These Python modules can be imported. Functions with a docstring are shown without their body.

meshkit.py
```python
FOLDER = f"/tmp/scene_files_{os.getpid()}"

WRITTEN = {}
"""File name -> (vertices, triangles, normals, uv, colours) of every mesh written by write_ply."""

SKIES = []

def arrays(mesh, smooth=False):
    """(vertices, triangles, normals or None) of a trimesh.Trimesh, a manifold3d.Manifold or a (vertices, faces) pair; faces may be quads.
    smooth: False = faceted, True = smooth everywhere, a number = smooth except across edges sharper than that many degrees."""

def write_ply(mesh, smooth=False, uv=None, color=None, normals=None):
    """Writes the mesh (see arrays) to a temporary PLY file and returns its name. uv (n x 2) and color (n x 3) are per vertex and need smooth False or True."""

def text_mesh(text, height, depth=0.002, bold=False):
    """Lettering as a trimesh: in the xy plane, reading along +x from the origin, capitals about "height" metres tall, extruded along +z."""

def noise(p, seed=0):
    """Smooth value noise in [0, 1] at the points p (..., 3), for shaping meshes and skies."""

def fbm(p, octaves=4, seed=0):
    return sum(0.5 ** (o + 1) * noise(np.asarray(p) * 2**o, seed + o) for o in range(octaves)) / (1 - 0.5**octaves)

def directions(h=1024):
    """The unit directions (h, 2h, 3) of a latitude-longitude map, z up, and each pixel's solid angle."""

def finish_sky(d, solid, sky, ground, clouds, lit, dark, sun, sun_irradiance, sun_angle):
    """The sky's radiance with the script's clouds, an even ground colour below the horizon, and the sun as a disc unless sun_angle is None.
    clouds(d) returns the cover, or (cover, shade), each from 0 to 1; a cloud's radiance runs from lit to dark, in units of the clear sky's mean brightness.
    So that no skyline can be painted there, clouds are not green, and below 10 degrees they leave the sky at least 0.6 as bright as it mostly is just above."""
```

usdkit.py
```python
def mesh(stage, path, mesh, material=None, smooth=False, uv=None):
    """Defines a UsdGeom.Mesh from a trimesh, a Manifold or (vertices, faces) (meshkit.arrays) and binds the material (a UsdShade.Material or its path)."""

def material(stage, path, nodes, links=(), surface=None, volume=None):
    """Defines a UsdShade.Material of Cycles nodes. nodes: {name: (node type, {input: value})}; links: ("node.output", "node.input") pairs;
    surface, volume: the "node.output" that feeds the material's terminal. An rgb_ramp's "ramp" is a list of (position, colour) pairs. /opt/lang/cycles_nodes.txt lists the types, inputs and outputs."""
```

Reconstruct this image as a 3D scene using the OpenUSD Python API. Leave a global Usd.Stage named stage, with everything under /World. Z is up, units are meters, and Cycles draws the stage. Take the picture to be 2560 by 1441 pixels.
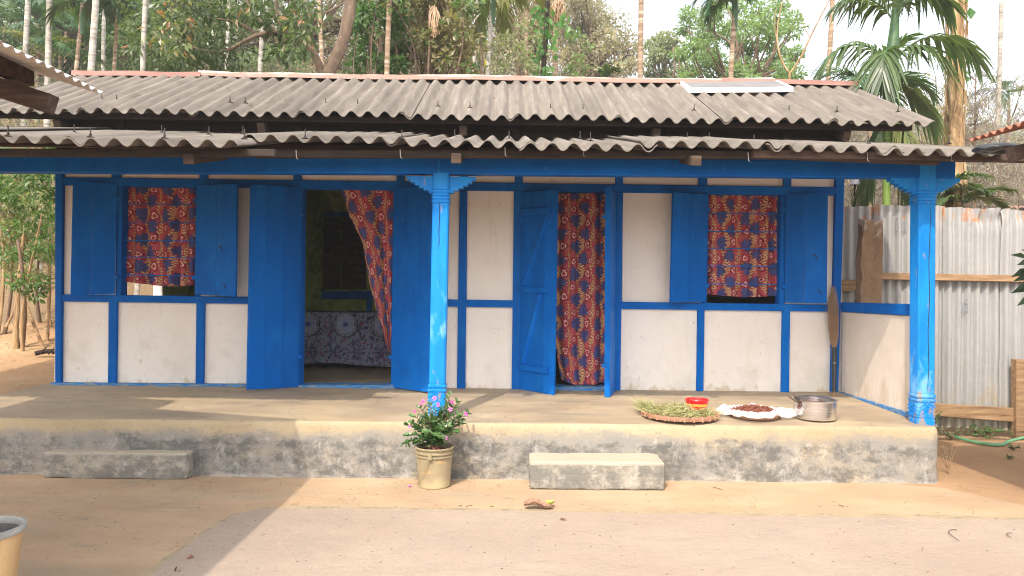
import math, random
import numpy as np, trimesh, usdkit, meshkit
from pxr import Usd, UsdGeom, UsdLux, UsdShade, Gf, Sdf, Vt

stage = Usd.Stage.CreateInMemory()
UsdGeom.SetStageUpAxis(stage, UsdGeom.Tokens.z)
UsdGeom.SetStageMetersPerUnit(stage, 1.0)
WORLD = UsdGeom.Xform.Define(stage, '/World').GetPrim()
UsdGeom.Scope.Define(stage, '/World/Looks')

# ------------------------------------------------------------------ camera, sky, sun, exposure
EYE = 1.485                      # eye height above the yard
FPX = 1775.0                     # focal length in pixels of the 2560 px wide photograph
YAW, PITCH, ROLL = .0101, .0073, .012
EXPOSURE = 0.55
SKY_STRENGTH = .15
SUN_INTENSITY = .76
fw = np.array([math.sin(YAW) * math.cos(PITCH), math.cos(YAW) * math.cos(PITCH), math.sin(PITCH)])
r0 = np.array([math.cos(YAW), -math.sin(YAW), 0.0])
u0 = np.cross(r0, fw)
RT = r0 * math.cos(ROLL) + u0 * math.sin(ROLL)
UP = u0 * math.cos(ROLL) - r0 * math.sin(ROLL)
cam = UsdGeom.Camera.Define(stage, '/World/camera')
cam.CreateProjectionAttr('perspective')
cam.CreateHorizontalApertureAttr(36.0)
cam.CreateVerticalApertureAttr(36.0 * 576 / 1024)
cam.CreateFocalLengthAttr(36.0 * FPX / 2560)
cam.CreateClippingRangeAttr(Gf.Vec2f(.05, 5000))
cam.CreateExposureAttr(EXPOSURE)
cm = Gf.Matrix4d(1.0)
for row, vec in enumerate((RT, UP, -fw)):
    cm.SetRow(row, Gf.Vec4d(*map(float, vec), 0))
cm.SetRow(3, Gf.Vec4d(0, 0, EYE, 1))
cam.AddTransformOp().Set(cm)

SUN = np.array([-.40, -1.0, 1.30]); SUN /= np.linalg.norm(SUN)      # towards the sun
SUN_EL, SUN_ROT = math.asin(SUN[2]), math.atan2(SUN[0], SUN[1])
usdkit.material(stage, '/World/Looks/sky', {
    'sky': ('sky_texture', {'sky_type': 'single_scattering', 'sun_disc': False, 'sun_elevation': SUN_EL, 'sun_rotation': SUN_ROT, 'aerosol_density': 3.0, 'air_density': 1.0}),
    'h': ('hsv', {'saturation': .36, 'value': 1.95}),
    'w': ('mix', {'mix_type': 'multiply', 'fac': 1.0, 'color2': (1.0, .985, .955)}),
    'bg': ('background_shader', {'strength': SKY_STRENGTH})},
    [('sky.color', 'h.color'), ('h.color', 'w.color1'), ('w.color', 'bg.color')], surface='bg.background')
dome = UsdLux.DomeLight.Define(stage, '/World/sky')
dome.CreateIntensityAttr(1.0)
UsdShade.MaterialBindingAPI.Apply(dome.GetPrim()).Bind(UsdShade.Material.Get(stage, '/World/Looks/sky'))
dome.GetPrim().SetCustomDataByKey('kind', 'structure')
sun = UsdLux.DistantLight.Define(stage, '/World/sun')
sun.CreateIntensityAttr(SUN_INTENSITY); sun.CreateAngleAttr(.6); sun.CreateNormalizeAttr(True)
sun.CreateColorAttr(Gf.Vec3f(1.0, .90, .76))
zq = SUN; xq = np.cross([0, 0, 1.0], zq); xq /= np.linalg.norm(xq); yq = np.cross(zq, xq)
sm = Gf.Matrix4d(1.0)
for row, vec in enumerate((xq, yq, zq)):
    sm.SetRow(row, Gf.Vec4d(*map(float, vec), 0))
sun.AddTransformOp().Set(sm)

# ------------------------------------------------------------------ helpers
def at(x, y, Y):
    """The point at depth Y on the line of sight through pixel (x, y) of the 2560 x 1441 photograph."""
    d = fw + (x - 1280) / FPX * RT + (720.5 - y) / FPX * UP
    return d * (Y / d[1]) + np.array([0, 0, EYE])

def onz(x, y, z):
    d = fw + (x - 1280) / FPX * RT + (720.5 - y) / FPX * UP
    return d * ((z - EYE) / d[2]) + np.array([0, 0, EYE])

used = {}
def fresh(parent, name):
    k = (parent, name); n = used.get(k, -1) + 1; used[k] = n
    return f'{parent}/{name}' if n == 0 else f'{parent}/{name}_{n:03d}'

def pth(p):
    return '/World' if p is None else (p if isinstance(p, str) else str(p.GetPath()))

def tag(prim, label=None, cat=None, group=None, kind=None):
    for k, v in (('label', label), ('category', cat), ('group', group), ('kind', kind)):
        if v: prim.SetCustomDataByKey(k, v)
    return prim

def thing(name, label, cat, loc=(0, 0, 0), rz=0.0, group=None, parent=None):
    x = UsdGeom.Xform.Define(stage, fresh(pth(parent), name))
    x.AddTranslateOp().Set(Gf.Vec3d(*map(float, loc)))
    if rz: x.AddRotateZOp().Set(float(math.degrees(rz)))
    return tag(x.GetPrim(), label, cat, group)

def group_part(parent, name, label=None):
    x = UsdGeom.Xform.Define(stage, fresh(pth(parent), name)).GetPrim()
    return tag(x, label)

def obj(parent, name, m, mat, smooth=False, label=None, cat=None, group=None, kind=None, col=None, rel=None):
    if rel is not None:
        m = (np.asarray(m[0]) - np.asarray(rel), m[1]) if isinstance(m, tuple) else m.copy().apply_translation(-np.asarray(rel))
    g = usdkit.mesh(stage, fresh(pth(parent), name), m, mat, smooth=smooth)
    if col is not None:
        UsdGeom.PrimvarsAPI(g).CreatePrimvar('col', Sdf.ValueTypeNames.Color3fArray, 'vertex').Set(Vt.Vec3fArray.FromNumpy(np.asarray(col, np.float32)))
    return tag(g.GetPrim(), label, cat, group, kind)

def copy_of(src, name, label, cat, loc, rz=0.0, scale=1.0, group=None):
    x = UsdGeom.Xform.Define(stage, fresh('/World', name))
    x.AddTranslateOp().Set(Gf.Vec3d(*map(float, loc)))
    x.AddRotateZOp().Set(float(math.degrees(rz)))
    x.AddScaleOp().Set(Gf.Vec3f(scale, scale, scale))
    p = x.GetPrim()
    p.GetReferences().AddInternalReference(src if isinstance(src, Sdf.Path) else src.GetPath())
    p.SetInstanceable(True)
    return tag(p, label, cat, group)

def cat_m(ms):
    vs, fs, n = [], [], 0
    for v, f in ms:
        v, f = np.asarray(v, float), np.asarray(f, int)
        vs.append(v); fs.append(f + n); n += len(v)
    return np.vstack(vs), np.vstack(fs)

def tri(f4):
    f4 = np.asarray(f4); return np.vstack([f4[:, [0, 1, 2]], f4[:, [0, 2, 3]]])

BOXF = tri([[0, 3, 2, 1], [4, 5, 6, 7], [0, 1, 5, 4], [1, 2, 6, 5], [2, 3, 7, 6], [3, 0, 4, 7]])
def hexa(b, t):
    """A hexahedron from four bottom and four top corners (both counter-clockwise from above)."""
    return np.vstack([b, t]).astype(float), BOXF.copy()

def box(x0, x1, y0, y1, z0, z1, c=0.0):
    if c <= 0:
        b = [(x0, y0), (x1, y0), (x1, y1), (x0, y1)]
        return hexa([(x, y, z0) for x, y in b], [(x, y, z1) for x, y in b])
    pts = []
    for sx, ax in ((0, x0), (1, x1)):
        for sy, ay in ((0, y0), (1, y1)):
            for sz, az in ((0, z0), (1, z1)):
                ix, iy, iz = ax + (c, -c)[sx], ay + (c, -c)[sy], az + (c, -c)[sz]
                pts += [(ax, iy, iz), (ix, ay, iz), (ix, iy, az)]
    h = trimesh.convex.convex_hull(np.array(pts))
    return np.array(h.vertices), np.array(h.faces)

def hull(pts):
    h = trimesh.convex.convex_hull(np.asarray(pts, float)); return np.array(h.vertices), np.array(h.faces)

def bar(a, b, w, h, c=.004, up=(0, 0, 1), ext=0.0):
    """A chamfered beam of width w (sideways) and height h along a-b."""
    a, b = np.asarray(a, float), np.asarray(b, float)
    d = b - a; L = np.linalg.norm(d); d /= L; a = a - d * ext; b = b + d * ext; L += 2 * ext
    s = np.cross(d, up); s /= np.linalg.norm(s); u = np.cross(s, d)
    v, f = box(-L / 2, L / 2, -w / 2, w / 2, -h / 2, h / 2, c)
    return (a + b) / 2 + v[:, :1] * d + v[:, 1:2] * s + v[:, 2:] * u, f

def slab(quad, d, c=.004):
    """A board: four corners (any planar quad facing the yard), thickness d away from the viewer, chamfered front edge."""
    q = np.asarray(quad, float); cen = q.mean(0)
    n = np.cross(q[1] - q[0], q[3] - q[0]); n /= np.linalg.norm(n)
    if n[1] < 0: n = -n
    pts = [p + n * c for p in q] + [p + n * d for p in q]
    for i in range(4):
        a, b = q[(i + 1) % 4] - q[i], q[i - 1] - q[i]
        pts.append(q[i] + c * (a / np.linalg.norm(a) + b / np.linalg.norm(b)))
    return hull(pts)

def pxq(x0, y0, x1, y1, Y, x0b=None, x1b=None, y0r=None, y1r=None):
    """Four corners at depth Y from a pixel rectangle whose bottom ends and right ends may differ."""
    x0b = x0 if x0b is None else x0b; x1b = x1 if x1b is None else x1b
    y0r = y0 if y0r is None else y0r; y1r = y1 if y1r is None else y1r
    return [at(x0, y0, Y), at(x1, y0r, Y), at(x1b, y1r, Y), at(x0b, y1, Y)]

def tube(p, r, sides=8, cap=True, twist=0):
    p = np.asarray(p, float); n = len(p)
    r = np.broadcast_to(np.asarray(r, float), (n,)) if np.ndim(r) < 2 else r
    t = np.gradient(p, axis=0); t /= np.linalg.norm(t, axis=1, keepdims=True) + 1e-12
    ref = np.array([0, 0, 1.0]) if abs(t[:, 2]).mean() < .8 else np.array([1.0, 0, 0])
    a = np.cross(t, ref); a /= np.linalg.norm(a, axis=1, keepdims=True) + 1e-12
    b = np.cross(t, a); ang = np.arange(sides) * 2 * np.pi / sides
    rr = r[:, None] if r.ndim == 1 else r
    v = p[:, None] + rr[..., None] * (np.cos(ang)[None, :, None] * a[:, None] + np.sin(ang)[None, :, None] * b[:, None])
    v = v.reshape(-1, 3); i, j = np.meshgrid(np.arange(n - 1), np.arange(sides), indexing='ij')
    q = np.stack([i * sides + j, i * sides + (j + 1) % sides, (i + 1) * sides + (j + 1) % sides, (i + 1) * sides + j], -1).reshape(-1, 4)[:, ::-1]
    f = tri(q)
    if cap:
        v = np.vstack([v, p[0], p[-1]]); k = np.arange(sides)
        f = np.vstack([f, np.stack([np.full(sides, n * sides), k, (k + 1) % sides], 1), np.stack([np.full(sides, n * sides + 1), (n - 1) * sides + (k + 1) % sides, (n - 1) * sides + k], 1)])
    return v, f

def lathe(prof, n=32, centre=(0, 0, 0)):
    prof = np.asarray(prof, float); a = np.arange(n) * 2 * np.pi / n
    v = np.stack([prof[:, None, 0] * np.cos(a), prof[:, None, 0] * np.sin(a), np.broadcast_to(prof[:, None, 1], (len(prof), n))], -1).reshape(-1, 3)
    i, j = np.meshgrid(np.arange(len(prof) - 1), np.arange(n), indexing='ij')
    q = np.stack([i * n + j, i * n + (j + 1) % n, (i + 1) * n + (j + 1) % n, (i + 1) * n + j], -1).reshape(-1, 4)
    return v + np.asarray(centre), tri(q)

def curve(pts, n=24):
    from scipy.interpolate import make_interp_spline
    pts = np.asarray(pts, float); k = min(3, len(pts) - 1)
    t = np.r_[0, np.cumsum(np.linalg.norm(np.diff(pts, axis=0), axis=1))]
    return make_interp_spline(t, pts, k=k)(np.linspace(0, t[-1], n))

# ------------------------------------------------------------------ materials
def layered(name, base, layers=(), rough=.7, rough_var=0.0, bump=(), spec=.5, metallic=0.0, coord='position', vary=0.0):
    """base: (scale3, ramp, detail) noise colours; layers: dicts(scale, ramp of mask, col, [z0, z1, zmask], kind) mixed over it; bump: (scale3, distance, strength)."""
    N, L = {}, []
    if coord == 'position': N['pos'] = ('geometry', {}); src = 'pos.position'
    else: N['pos'] = ('texture_coordinate', {}); src = 'pos.object'
    def noise(tagn, scale, detail=4, roughn=.55, dist=0.0, kind='noise'):
        sc = (scale,) * 3 if np.ndim(scale) == 0 else scale
        N[tagn + 'm'] = ('mapping', {'scale': sc}); L.append((src, tagn + 'm.vector'))
        if kind == 'voronoi':
            N[tagn] = ('voronoi_texture', {'scale': 1.0, 'feature': 'distance_to_edge', 'detail': 0.0}); out = tagn + '.distance'
            N[tagn + 'd'] = ('noise_texture', {'scale': 2.2, 'detail': 4.0})
            N[tagn + 'a'] = ('mix', {'mix_type': 'linear_light', 'fac': .35})
            L.append((tagn + 'm.vector', tagn + 'd.vector')); L.append((tagn + 'm.vector', tagn + 'a.color1')); L.append((tagn + 'd.color', tagn + 'a.color2')); L.append((tagn + 'a.color', tagn + '.vector'))
        else:
            N[tagn] = ('noise_texture', {'scale': 1.0, 'detail': float(detail), 'roughness': roughn, 'distortion': dist}); out = tagn + '.fac'
            L.append((tagn + 'm.vector', tagn + '.vector'))
        return out
    s, ramp, det = base[:3]
    o = noise('n0', s, det)
    N['r0'] = ('rgb_ramp', {'ramp': ramp}); L.append((o, 'r0.fac')); cur = 'r0.color'
    for i, ly in enumerate(layers):
        t = f'l{i}'
        o = noise(t, ly['scale'], ly.get('detail', 4), ly.get('roughn', .6), ly.get('dist', 0.0), ly.get('kind', 'noise'))
        fac = o
        if 'z' in ly:                                                # height shifts the mask
            if 'sep' not in N: N['sep'] = ('separate_xyz', {}); L.append((src, 'sep.vector'))
            N[t + 'z'] = ('map_range', {'from_min': ly['z'][0], 'from_max': ly['z'][1], 'to_min': ly['z'][2], 'to_max': ly['z'][3], 'clamp': True})
            L.append(('sep.' + ly.get('axis', 'z'), t + 'z.value'))
            N[t + 'p'] = ('math', {'math_type': 'add'}); L.append((o, t + 'p.value1')); L.append((t + 'z.result', t + 'p.value2')); fac = t + 'p.value'
        N[t + 'r'] = ('rgb_ramp', {'ramp': [(p, (v, v, v)) for p, v in ly['mask']]}); L.append((fac, t + 'r.fac'))
        N[t + 'x'] = ('mix', {'mix_type': ly.get('blend', 'mix'), 'color2': ly['col']})
        L += [(t + 'r.color', t + 'x.fac'), (cur, t + 'x.color1')]; cur = t + 'x.color'
    if vary:                                                         # pieces differ a little in tone
        N['oi'] = ('object_info', {}); N['om'] = ('map_range', {'from_min': 0.0, 'from_max': 1.0, 'to_min': 1 - vary, 'to_max': 1 + vary}); N['oh'] = ('hsv', {})
        L.extend([('oi.random', 'om.value'), ('om.result', 'oh.value'), (cur, 'oh.color')]); cur = 'oh.color'
    N['p'] = ('principled_bsdf', {'roughness': rough, 'metallic': metallic, 'specular_ior_level': spec})
    L.append((cur, 'p.base_color'))
    if rough_var:
        N['rv'] = ('map_range', {'from_min': .3, 'from_max': .7, 'to_min': rough - rough_var, 'to_max': rough + rough_var, 'clamp': True})
        L += [('n0.fac', 'rv.value'), ('rv.result', 'p.roughness')]
    last = None
    for i, (s, dist, st) in enumerate(bump):
        o = noise(f'b{i}', s, 5, .6)
        N[f'bb{i}'] = ('bump', {'distance': dist, 'strength': st}); L.append((o, f'bb{i}.height'))
        if last: L.append((last, f'bb{i}.normal'))
        last = f'bb{i}.normal'
    if last: L.append((last, 'p.normal'))
    surf = 'p.BSDF'
    return usdkit.material(stage, '/World/Looks/' + name, N, L, surface=surf)

def leafmat(name, cols, trans=.35, rough=.45, tint=(1.25, 1.35, .6), spec=.4):
    """Foliage: each leaf takes its own colour from the ramp; some light passes through."""
    N = {'g': ('geometry', {}), 'o': ('object_info', {}), 'a': ('math', {'math_type': 'add'}), 'fr': ('math', {'math_type': 'fraction'}),
         'r': ('rgb_ramp', {'ramp': [(i / (len(cols) - 1), c) for i, c in enumerate(cols)]}),
         'p': ('principled_bsdf', {'roughness': rough, 'specular_ior_level': spec}), 't': ('translucent_bsdf', {}),
         'm': ('mix', {'mix_type': 'multiply', 'fac': 1.0, 'color2': tint}), 'x': ('mix_closure', {'fac': trans})}
    L = [('g.random_per_island', 'a.value1'), ('o.random', 'a.value2'), ('a.value', 'fr.value1'), ('fr.value', 'r.fac'), ('r.color', 'p.base_color'), ('r.color', 'm.color1'),
         ('m.color', 't.color'), ('p.BSDF', 'x.closure1'), ('t.BSDF', 'x.closure2')]
    return usdkit.material(stage, '/World/Looks/' + name, N, L, surface='x.closure')

def plain(name, col, rough=.6, metallic=0.0, spec=.5, var=.25, scale=9.0, coord='object'):
    c = np.array(col); return layered(name, (scale, [(.3, tuple(c * (1 - var))), (.7, tuple(np.minimum(1, c * (1 + var))))], 4), rough=rough, metallic=metallic, spec=spec, coord=coord)

def printed(name, rough=.85, trans=0.0):
    N = {'a': ('attribute', {'attribute': 'col'}), 'p': ('principled_bsdf', {'roughness': rough, 'specular_ior_level': .2})}
    L = [('a.color', 'p.base_color')]
    return usdkit.material(stage, '/World/Looks/' + name, N, L, surface='p.BSDF')

M = {}
M['blue'] = layered('blue_paint', ((7, 7, 2.2), [(.25, (.0, .078, .32)), (.6, (.0, .100, .40)), (.8, (.002, .122, .455))], 5),
    [dict(scale=(2.6, 2.6, 1.6), roughn=.7, detail=7, mask=[(.50, 0), (.68, .45)], col=(.010, .155, .47)),
     dict(scale=(46, 46, 9), mask=[(.64, 0), (.74, .5)], col=(.004, .045, .17)),
     dict(scale=(16, 16, 11), roughn=.7, mask=[(.70, 0), (.74, .6)], col=(.16, .25, .33)),
     dict(scale=(5, 5, 4), mask=[(.62, 0), (.8, .8)], z=(.44, .58, .20, -.4), col=(.22, .26, .27))],
    rough=.5, rough_var=.08, bump=[((60, 60, 7), .003, .7), (9, .003, .25)], spec=.07, vary=.10)
M['blue_faded'] = layered('faded_blue_paint', ((8, 8, 2.5), [(.3, (.004, .15, .48)), (.6, (.008, .21, .58))], 5),
    [dict(scale=(7, 7, 3.2), mask=[(.53, 0), (.68, .65)], z=(1.5, 2.1, 0, -.3), col=(.19, .43, .68)),
     dict(scale=(26, 26, 3), mask=[(.68, 0), (.74, .6)], col=(.035, .09, .2)),
     dict(scale=(20, 20, 8), mask=[(.64, 0), (.74, .9)], z=(.45, .9, .16, 0), col=(.28, .2, .12))],
    rough=.5, bump=[((60, 60, 6), .003, .6)], spec=.15)
M['blue_worn'] = layered('worn_blue_sill', ((9, 9, 30), [(.35, (.008, .11, .33)), (.65, (.015, .18, .46))], 5),
    [dict(scale=(11, 11, 60), mask=[(.46, 0), (.6, .9)], col=(.20, .24, .23))], rough=.7, bump=[((14, 14, 60), .004, .7)])
M['plaster'] = layered('white_plaster', (1.1, [(.3, (.70, .64, .585)), (.7, (.765, .715, .665))], 5),
    [dict(scale=(3.2, 3.2, 3.2), mask=[(.57, 0), (.77, .35)], z=(.5, 1.15, .12, -.08), col=(.44, .40, .33)),
     dict(scale=(9, 9, 5), mask=[(.62, 0), (.72, .55)], z=(.48, .62, .18, -.05), col=(.42, .32, .17)),
     dict(scale=(30, 30, 12), mask=[(.70, 0), (.75, .7)], col=(.30, .24, .18)),
     dict(scale=(2.3, 2.3, 2.3), kind='voronoi', mask=[(.0, .35), (.004, 0)], col=(.35, .29, .22)),
     dict(scale=(7, 7, 1.2), roughn=.7, mask=[(.58, 0), (.70, .22)], col=(.55, .47, .38)),
     dict(scale=(1.6, 1.6, 1.1), mask=[(.5, 0), (.7, .22)], col=(.62, .52, .43))],
    rough=.85, bump=[(55, .004, .45), (6, .010, .4)], spec=.2, vary=.035)
M['asbestos'] = layered('fibre_cement', ((34, 2.5, 2.5), [(.3, (.140, .120, .103)), (.55, (.188, .163, .140)), (.75, (.245, .215, .186))], 6),
    [dict(scale=(160, 40, 40), mask=[(.55, 0), (.7, .5)], col=(.235, .215, .19)),
     dict(scale=(4.5, .5, .5), mask=[(.45, 0), (.68, .5)], col=(.09, .078, .068)),
     dict(scale=(6, 5, 5), roughn=.75, detail=8, mask=[(.58, 0), (.68, .55)], col=(.07, .06, .05)),
     dict(scale=(70, 25, 25), mask=[(.68, 0), (.74, .7)], col=(.30, .27, .235))],
    rough=.93, bump=[((150, 60, 60), .003, .6)], spec=.15, vary=.12)
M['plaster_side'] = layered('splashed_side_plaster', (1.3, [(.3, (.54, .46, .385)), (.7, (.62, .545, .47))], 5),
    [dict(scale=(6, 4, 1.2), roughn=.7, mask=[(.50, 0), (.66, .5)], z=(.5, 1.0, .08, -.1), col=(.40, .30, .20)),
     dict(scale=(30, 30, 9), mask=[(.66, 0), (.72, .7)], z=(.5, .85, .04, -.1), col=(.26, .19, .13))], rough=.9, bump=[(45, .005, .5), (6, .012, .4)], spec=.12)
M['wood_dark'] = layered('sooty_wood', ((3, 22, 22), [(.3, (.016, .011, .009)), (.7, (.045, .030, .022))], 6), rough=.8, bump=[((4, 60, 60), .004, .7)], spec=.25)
M['wood_brown'] = layered('brown_timber', ((3, 24, 24), [(.3, (.032, .020, .015)), (.55, (.066, .042, .030)), (.75, (.11, .073, .052))], 6), rough=.8, bump=[((4, 70, 70), .004, .7)], spec=.25)
M['wood_pale'] = layered('pale_timber', ((2.4, 26, 26), [(.3, (.16, .09, .045)), (.55, (.28, .175, .095)), (.78, (.39, .27, .16))], 6),
    [dict(scale=(5, 30, 30), mask=[(.6, 0), (.7, .8)], col=(.10, .05, .025))], rough=.75, bump=[((4, 60, 60), .004, .7)], spec=.25)
M['cement'] = layered('weathered_plinth', (2.2, [(.3, (.32, .25, .155)), (.7, (.41, .33, .22))], 6),
    [dict(scale=(1.5, 1.5, 2.2), roughn=.78, detail=11, mask=[(.44, 0), (.56, .7), (.68, .95)], z=(.44, .31, -.21, .13), col=(.215, .205, .192)),
     dict(scale=(3.6, 3.6, 5), roughn=.82, detail=11, mask=[(.50, 0), (.62, .8)], z=(.42, .27, -.22, .055), col=(.085, .083, .08)),
     dict(scale=(6, 6, 3.6), roughn=.78, detail=10, mask=[(.55, 0), (.66, .5)], z=(.42, .3, -.2, .02), col=(.47, .445, .405)),
     dict(scale=(3, 3, 12), roughn=.6, mask=[(.52, 0), (.66, .7)], z=(.0, .08, .10, -.2), col=(.38, .355, .31)),
     dict(scale=(7, 7, 7), kind='voronoi', mask=[(.0, .38), (.010, 0)], col=(.16, .14, .11)),
     dict(scale=(38, 38, 38), mask=[(.6, 0), (.72, .5)], col=(.12, .115, .10))],
    rough=.92, bump=[(40, .006, .6), (9, .01, .45)], spec=.15)
M['cement_grey'] = layered('mouldy_step_cement', (3.0, [(.3, (.26, .235, .19)), (.7, (.36, .325, .27))], 6),
    [dict(scale=(5, 5, 6), roughn=.75, detail=9, mask=[(.46, 0), (.60, .85)], z=(.185, .212, .06, -.5), col=(.135, .128, .116)),
     dict(scale=(12, 12, 12), roughn=.7, detail=8, mask=[(.58, 0), (.68, .7)], z=(.185, .212, .02, -.5), col=(.42, .39, .35)),
     dict(scale=(45, 45, 45), mask=[(.6, 0), (.7, .5)], col=(.10, .098, .09)),
     dict(scale=(2, 2, 60), mask=[(.3, 0), (.5, .75)], z=(.195, .212, -.3, .3), col=(.385, .33, .25))],
    rough=.92, bump=[(45, .006, .7), (11, .01, .5)], spec=.15)
M['floor'] = layered('porch_floor_cement', ((1.4, 3, 2), [(.3, (.25, .188, .128)), (.55, (.33, .255, .172)), (.75, (.40, .318, .222))], 7),
    [dict(scale=(1.2, 3.4, 2), roughn=.7, detail=8, mask=[(.5, 0), (.66, .7)], col=(.185, .16, .125)),
     dict(scale=(.8, 2.2, 2), mask=[(.52, 0), (.66, .5)], col=(.42, .32, .19)),
     dict(scale=(1.1, 1.1, 1.1), kind='voronoi', mask=[(.0, .55), (.006, 0)], col=(.14, .115, .09))],
    rough=.72, rough_var=.1, bump=[(30, .003, .4)], spec=.3)
M['apron'] = layered('tan_apron_cement', ((1.2, 2.2, 1), [(.3, (.315, .215, .135)), (.55, (.395, .272, .172)), (.75, (.44, .322, .215))], 7),
    [dict(scale=(1.1, 3.0, 1), roughn=.7, detail=8, mask=[(.50, 0), (.66, .75)], col=(.29, .235, .165)),
     dict(scale=(30, 60, 30), mask=[(.66, 0), (.74, .6)], col=(.20, .135, .08)),
     dict(scale=(.7, 10, 1), roughn=.7, detail=9, mask=[(.64, 0), (.69, .6)], col=(.16, .115, .075)),
     dict(scale=(.9, 4.5, 1), roughn=.75, detail=9, dist=1.5, mask=[(.56, 0), (.66, .55)], col=(.235, .19, .135)),
     dict(scale=(.9, .9, .9), kind='voronoi', mask=[(.0, .5), (.005, 0)], col=(.19, .125, .07))],
    rough=.88, bump=[(24, .008, .6), (4, .015, .4)], spec=.2)
M['yard'] = layered('pale_yard_cement', (1.0, [(.3, (.285, .218, .168)), (.7, (.345, .272, .215))], 8),
    [dict(scale=1.6, roughn=.75, detail=10, mask=[(.47, 0), (.66, .7)], col=(.275, .22, .175)),
     dict(scale=(1.1, 4.0, 1), roughn=.72, detail=9, dist=2.2, mask=[(.52, 0), (.66, .5)], col=(.25, .195, .165)),
     dict(scale=(9, 14, 9), roughn=.8, detail=8, mask=[(.58, 0), (.68, .6)], col=(.235, .185, .155)),
     dict(scale=(34, 60, 30), mask=[(.67, 0), (.73, .7)], col=(.20, .15, .11)),
     dict(scale=(60, 60, 60), roughn=.8, mask=[(.55, 0), (.7, .45)], col=(.42, .345, .28)),
     dict(scale=(1.0, 1.0, 1.0), kind='voronoi', mask=[(.0, .30), (.004, 0)], col=(.22, .17, .135))],
    rough=.9, bump=[(30, .009, .7), (5, .02, .5)], spec=.18)
M['dirt'] = layered('bare_earth', (.55, [(.3, (.26, .155, .085)), (.55, (.35, .22, .125)), (.75, (.42, .29, .18))], 8),
    [dict(scale=3.5, roughn=.75, detail=8, mask=[(.52, 0), (.68, .6)], col=(.24, .15, .085)),
     dict(scale=24, mask=[(.64, 0), (.72, .7)], col=(.16, .10, .06)),
     dict(scale=40, mask=[(.70, 0), (.74, .8)], col=(.55, .46, .34)),
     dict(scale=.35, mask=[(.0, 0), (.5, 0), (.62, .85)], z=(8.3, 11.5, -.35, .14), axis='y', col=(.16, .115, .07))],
    rough=.95, bump=[(9, .03, .5), (40, .01, .5)], spec=.1)
M['fence'] = layered('galvanised_sheet', ((3, 3, 1.2), [(.3, (.275, .272, .265)), (.7, (.355, .35, .34))], 5),
    [dict(scale=(9, 9, 5), mask=[(.58, 0), (.67, .8)], z=(2.20, 2.32, -.5, .06), col=(.44, .19, .07)),
     dict(scale=(13, 13, .8), mask=[(.66, 0), (.72, .6)], z=(1.7, 2.3, -.16, .02), col=(.36, .19, .10)),
     dict(scale=(3, 3, 1.2), mask=[(.5, 0), (.65, .5)], col=(.25, .252, .255)),
     dict(scale=(40, 40, 40), mask=[(.72, 0), (.75, .8)], col=(.16, .11, .08)),
     dict(scale=(5, 5, 3), mask=[(.45, 0), (.62, .7)], z=(.1, .9, .12, -.2), col=(.33, .28, .19))],
    rough=.5, rough_var=.08, metallic=.25, bump=[(14, .006, .3)], spec=.4)
M['tin'] = layered('grey_tin', ((5, 3, 5), [(.3, (.36, .34, .33)), (.7, (.50, .48, .46))], 5), rough=.6, metallic=.15, bump=[(18, .004, .3)])
M['rust'] = layered('rusty_tin', ((3, 3, 3), [(.3, (.16, .055, .03)), (.55, (.26, .10, .06)), (.75, (.34, .17, .11))], 6), [dict(scale=12, mask=[(.55, 0), (.66, .7)], col=(.10, .04, .028))], rough=.85, bump=[(30, .004, .5)])
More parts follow.
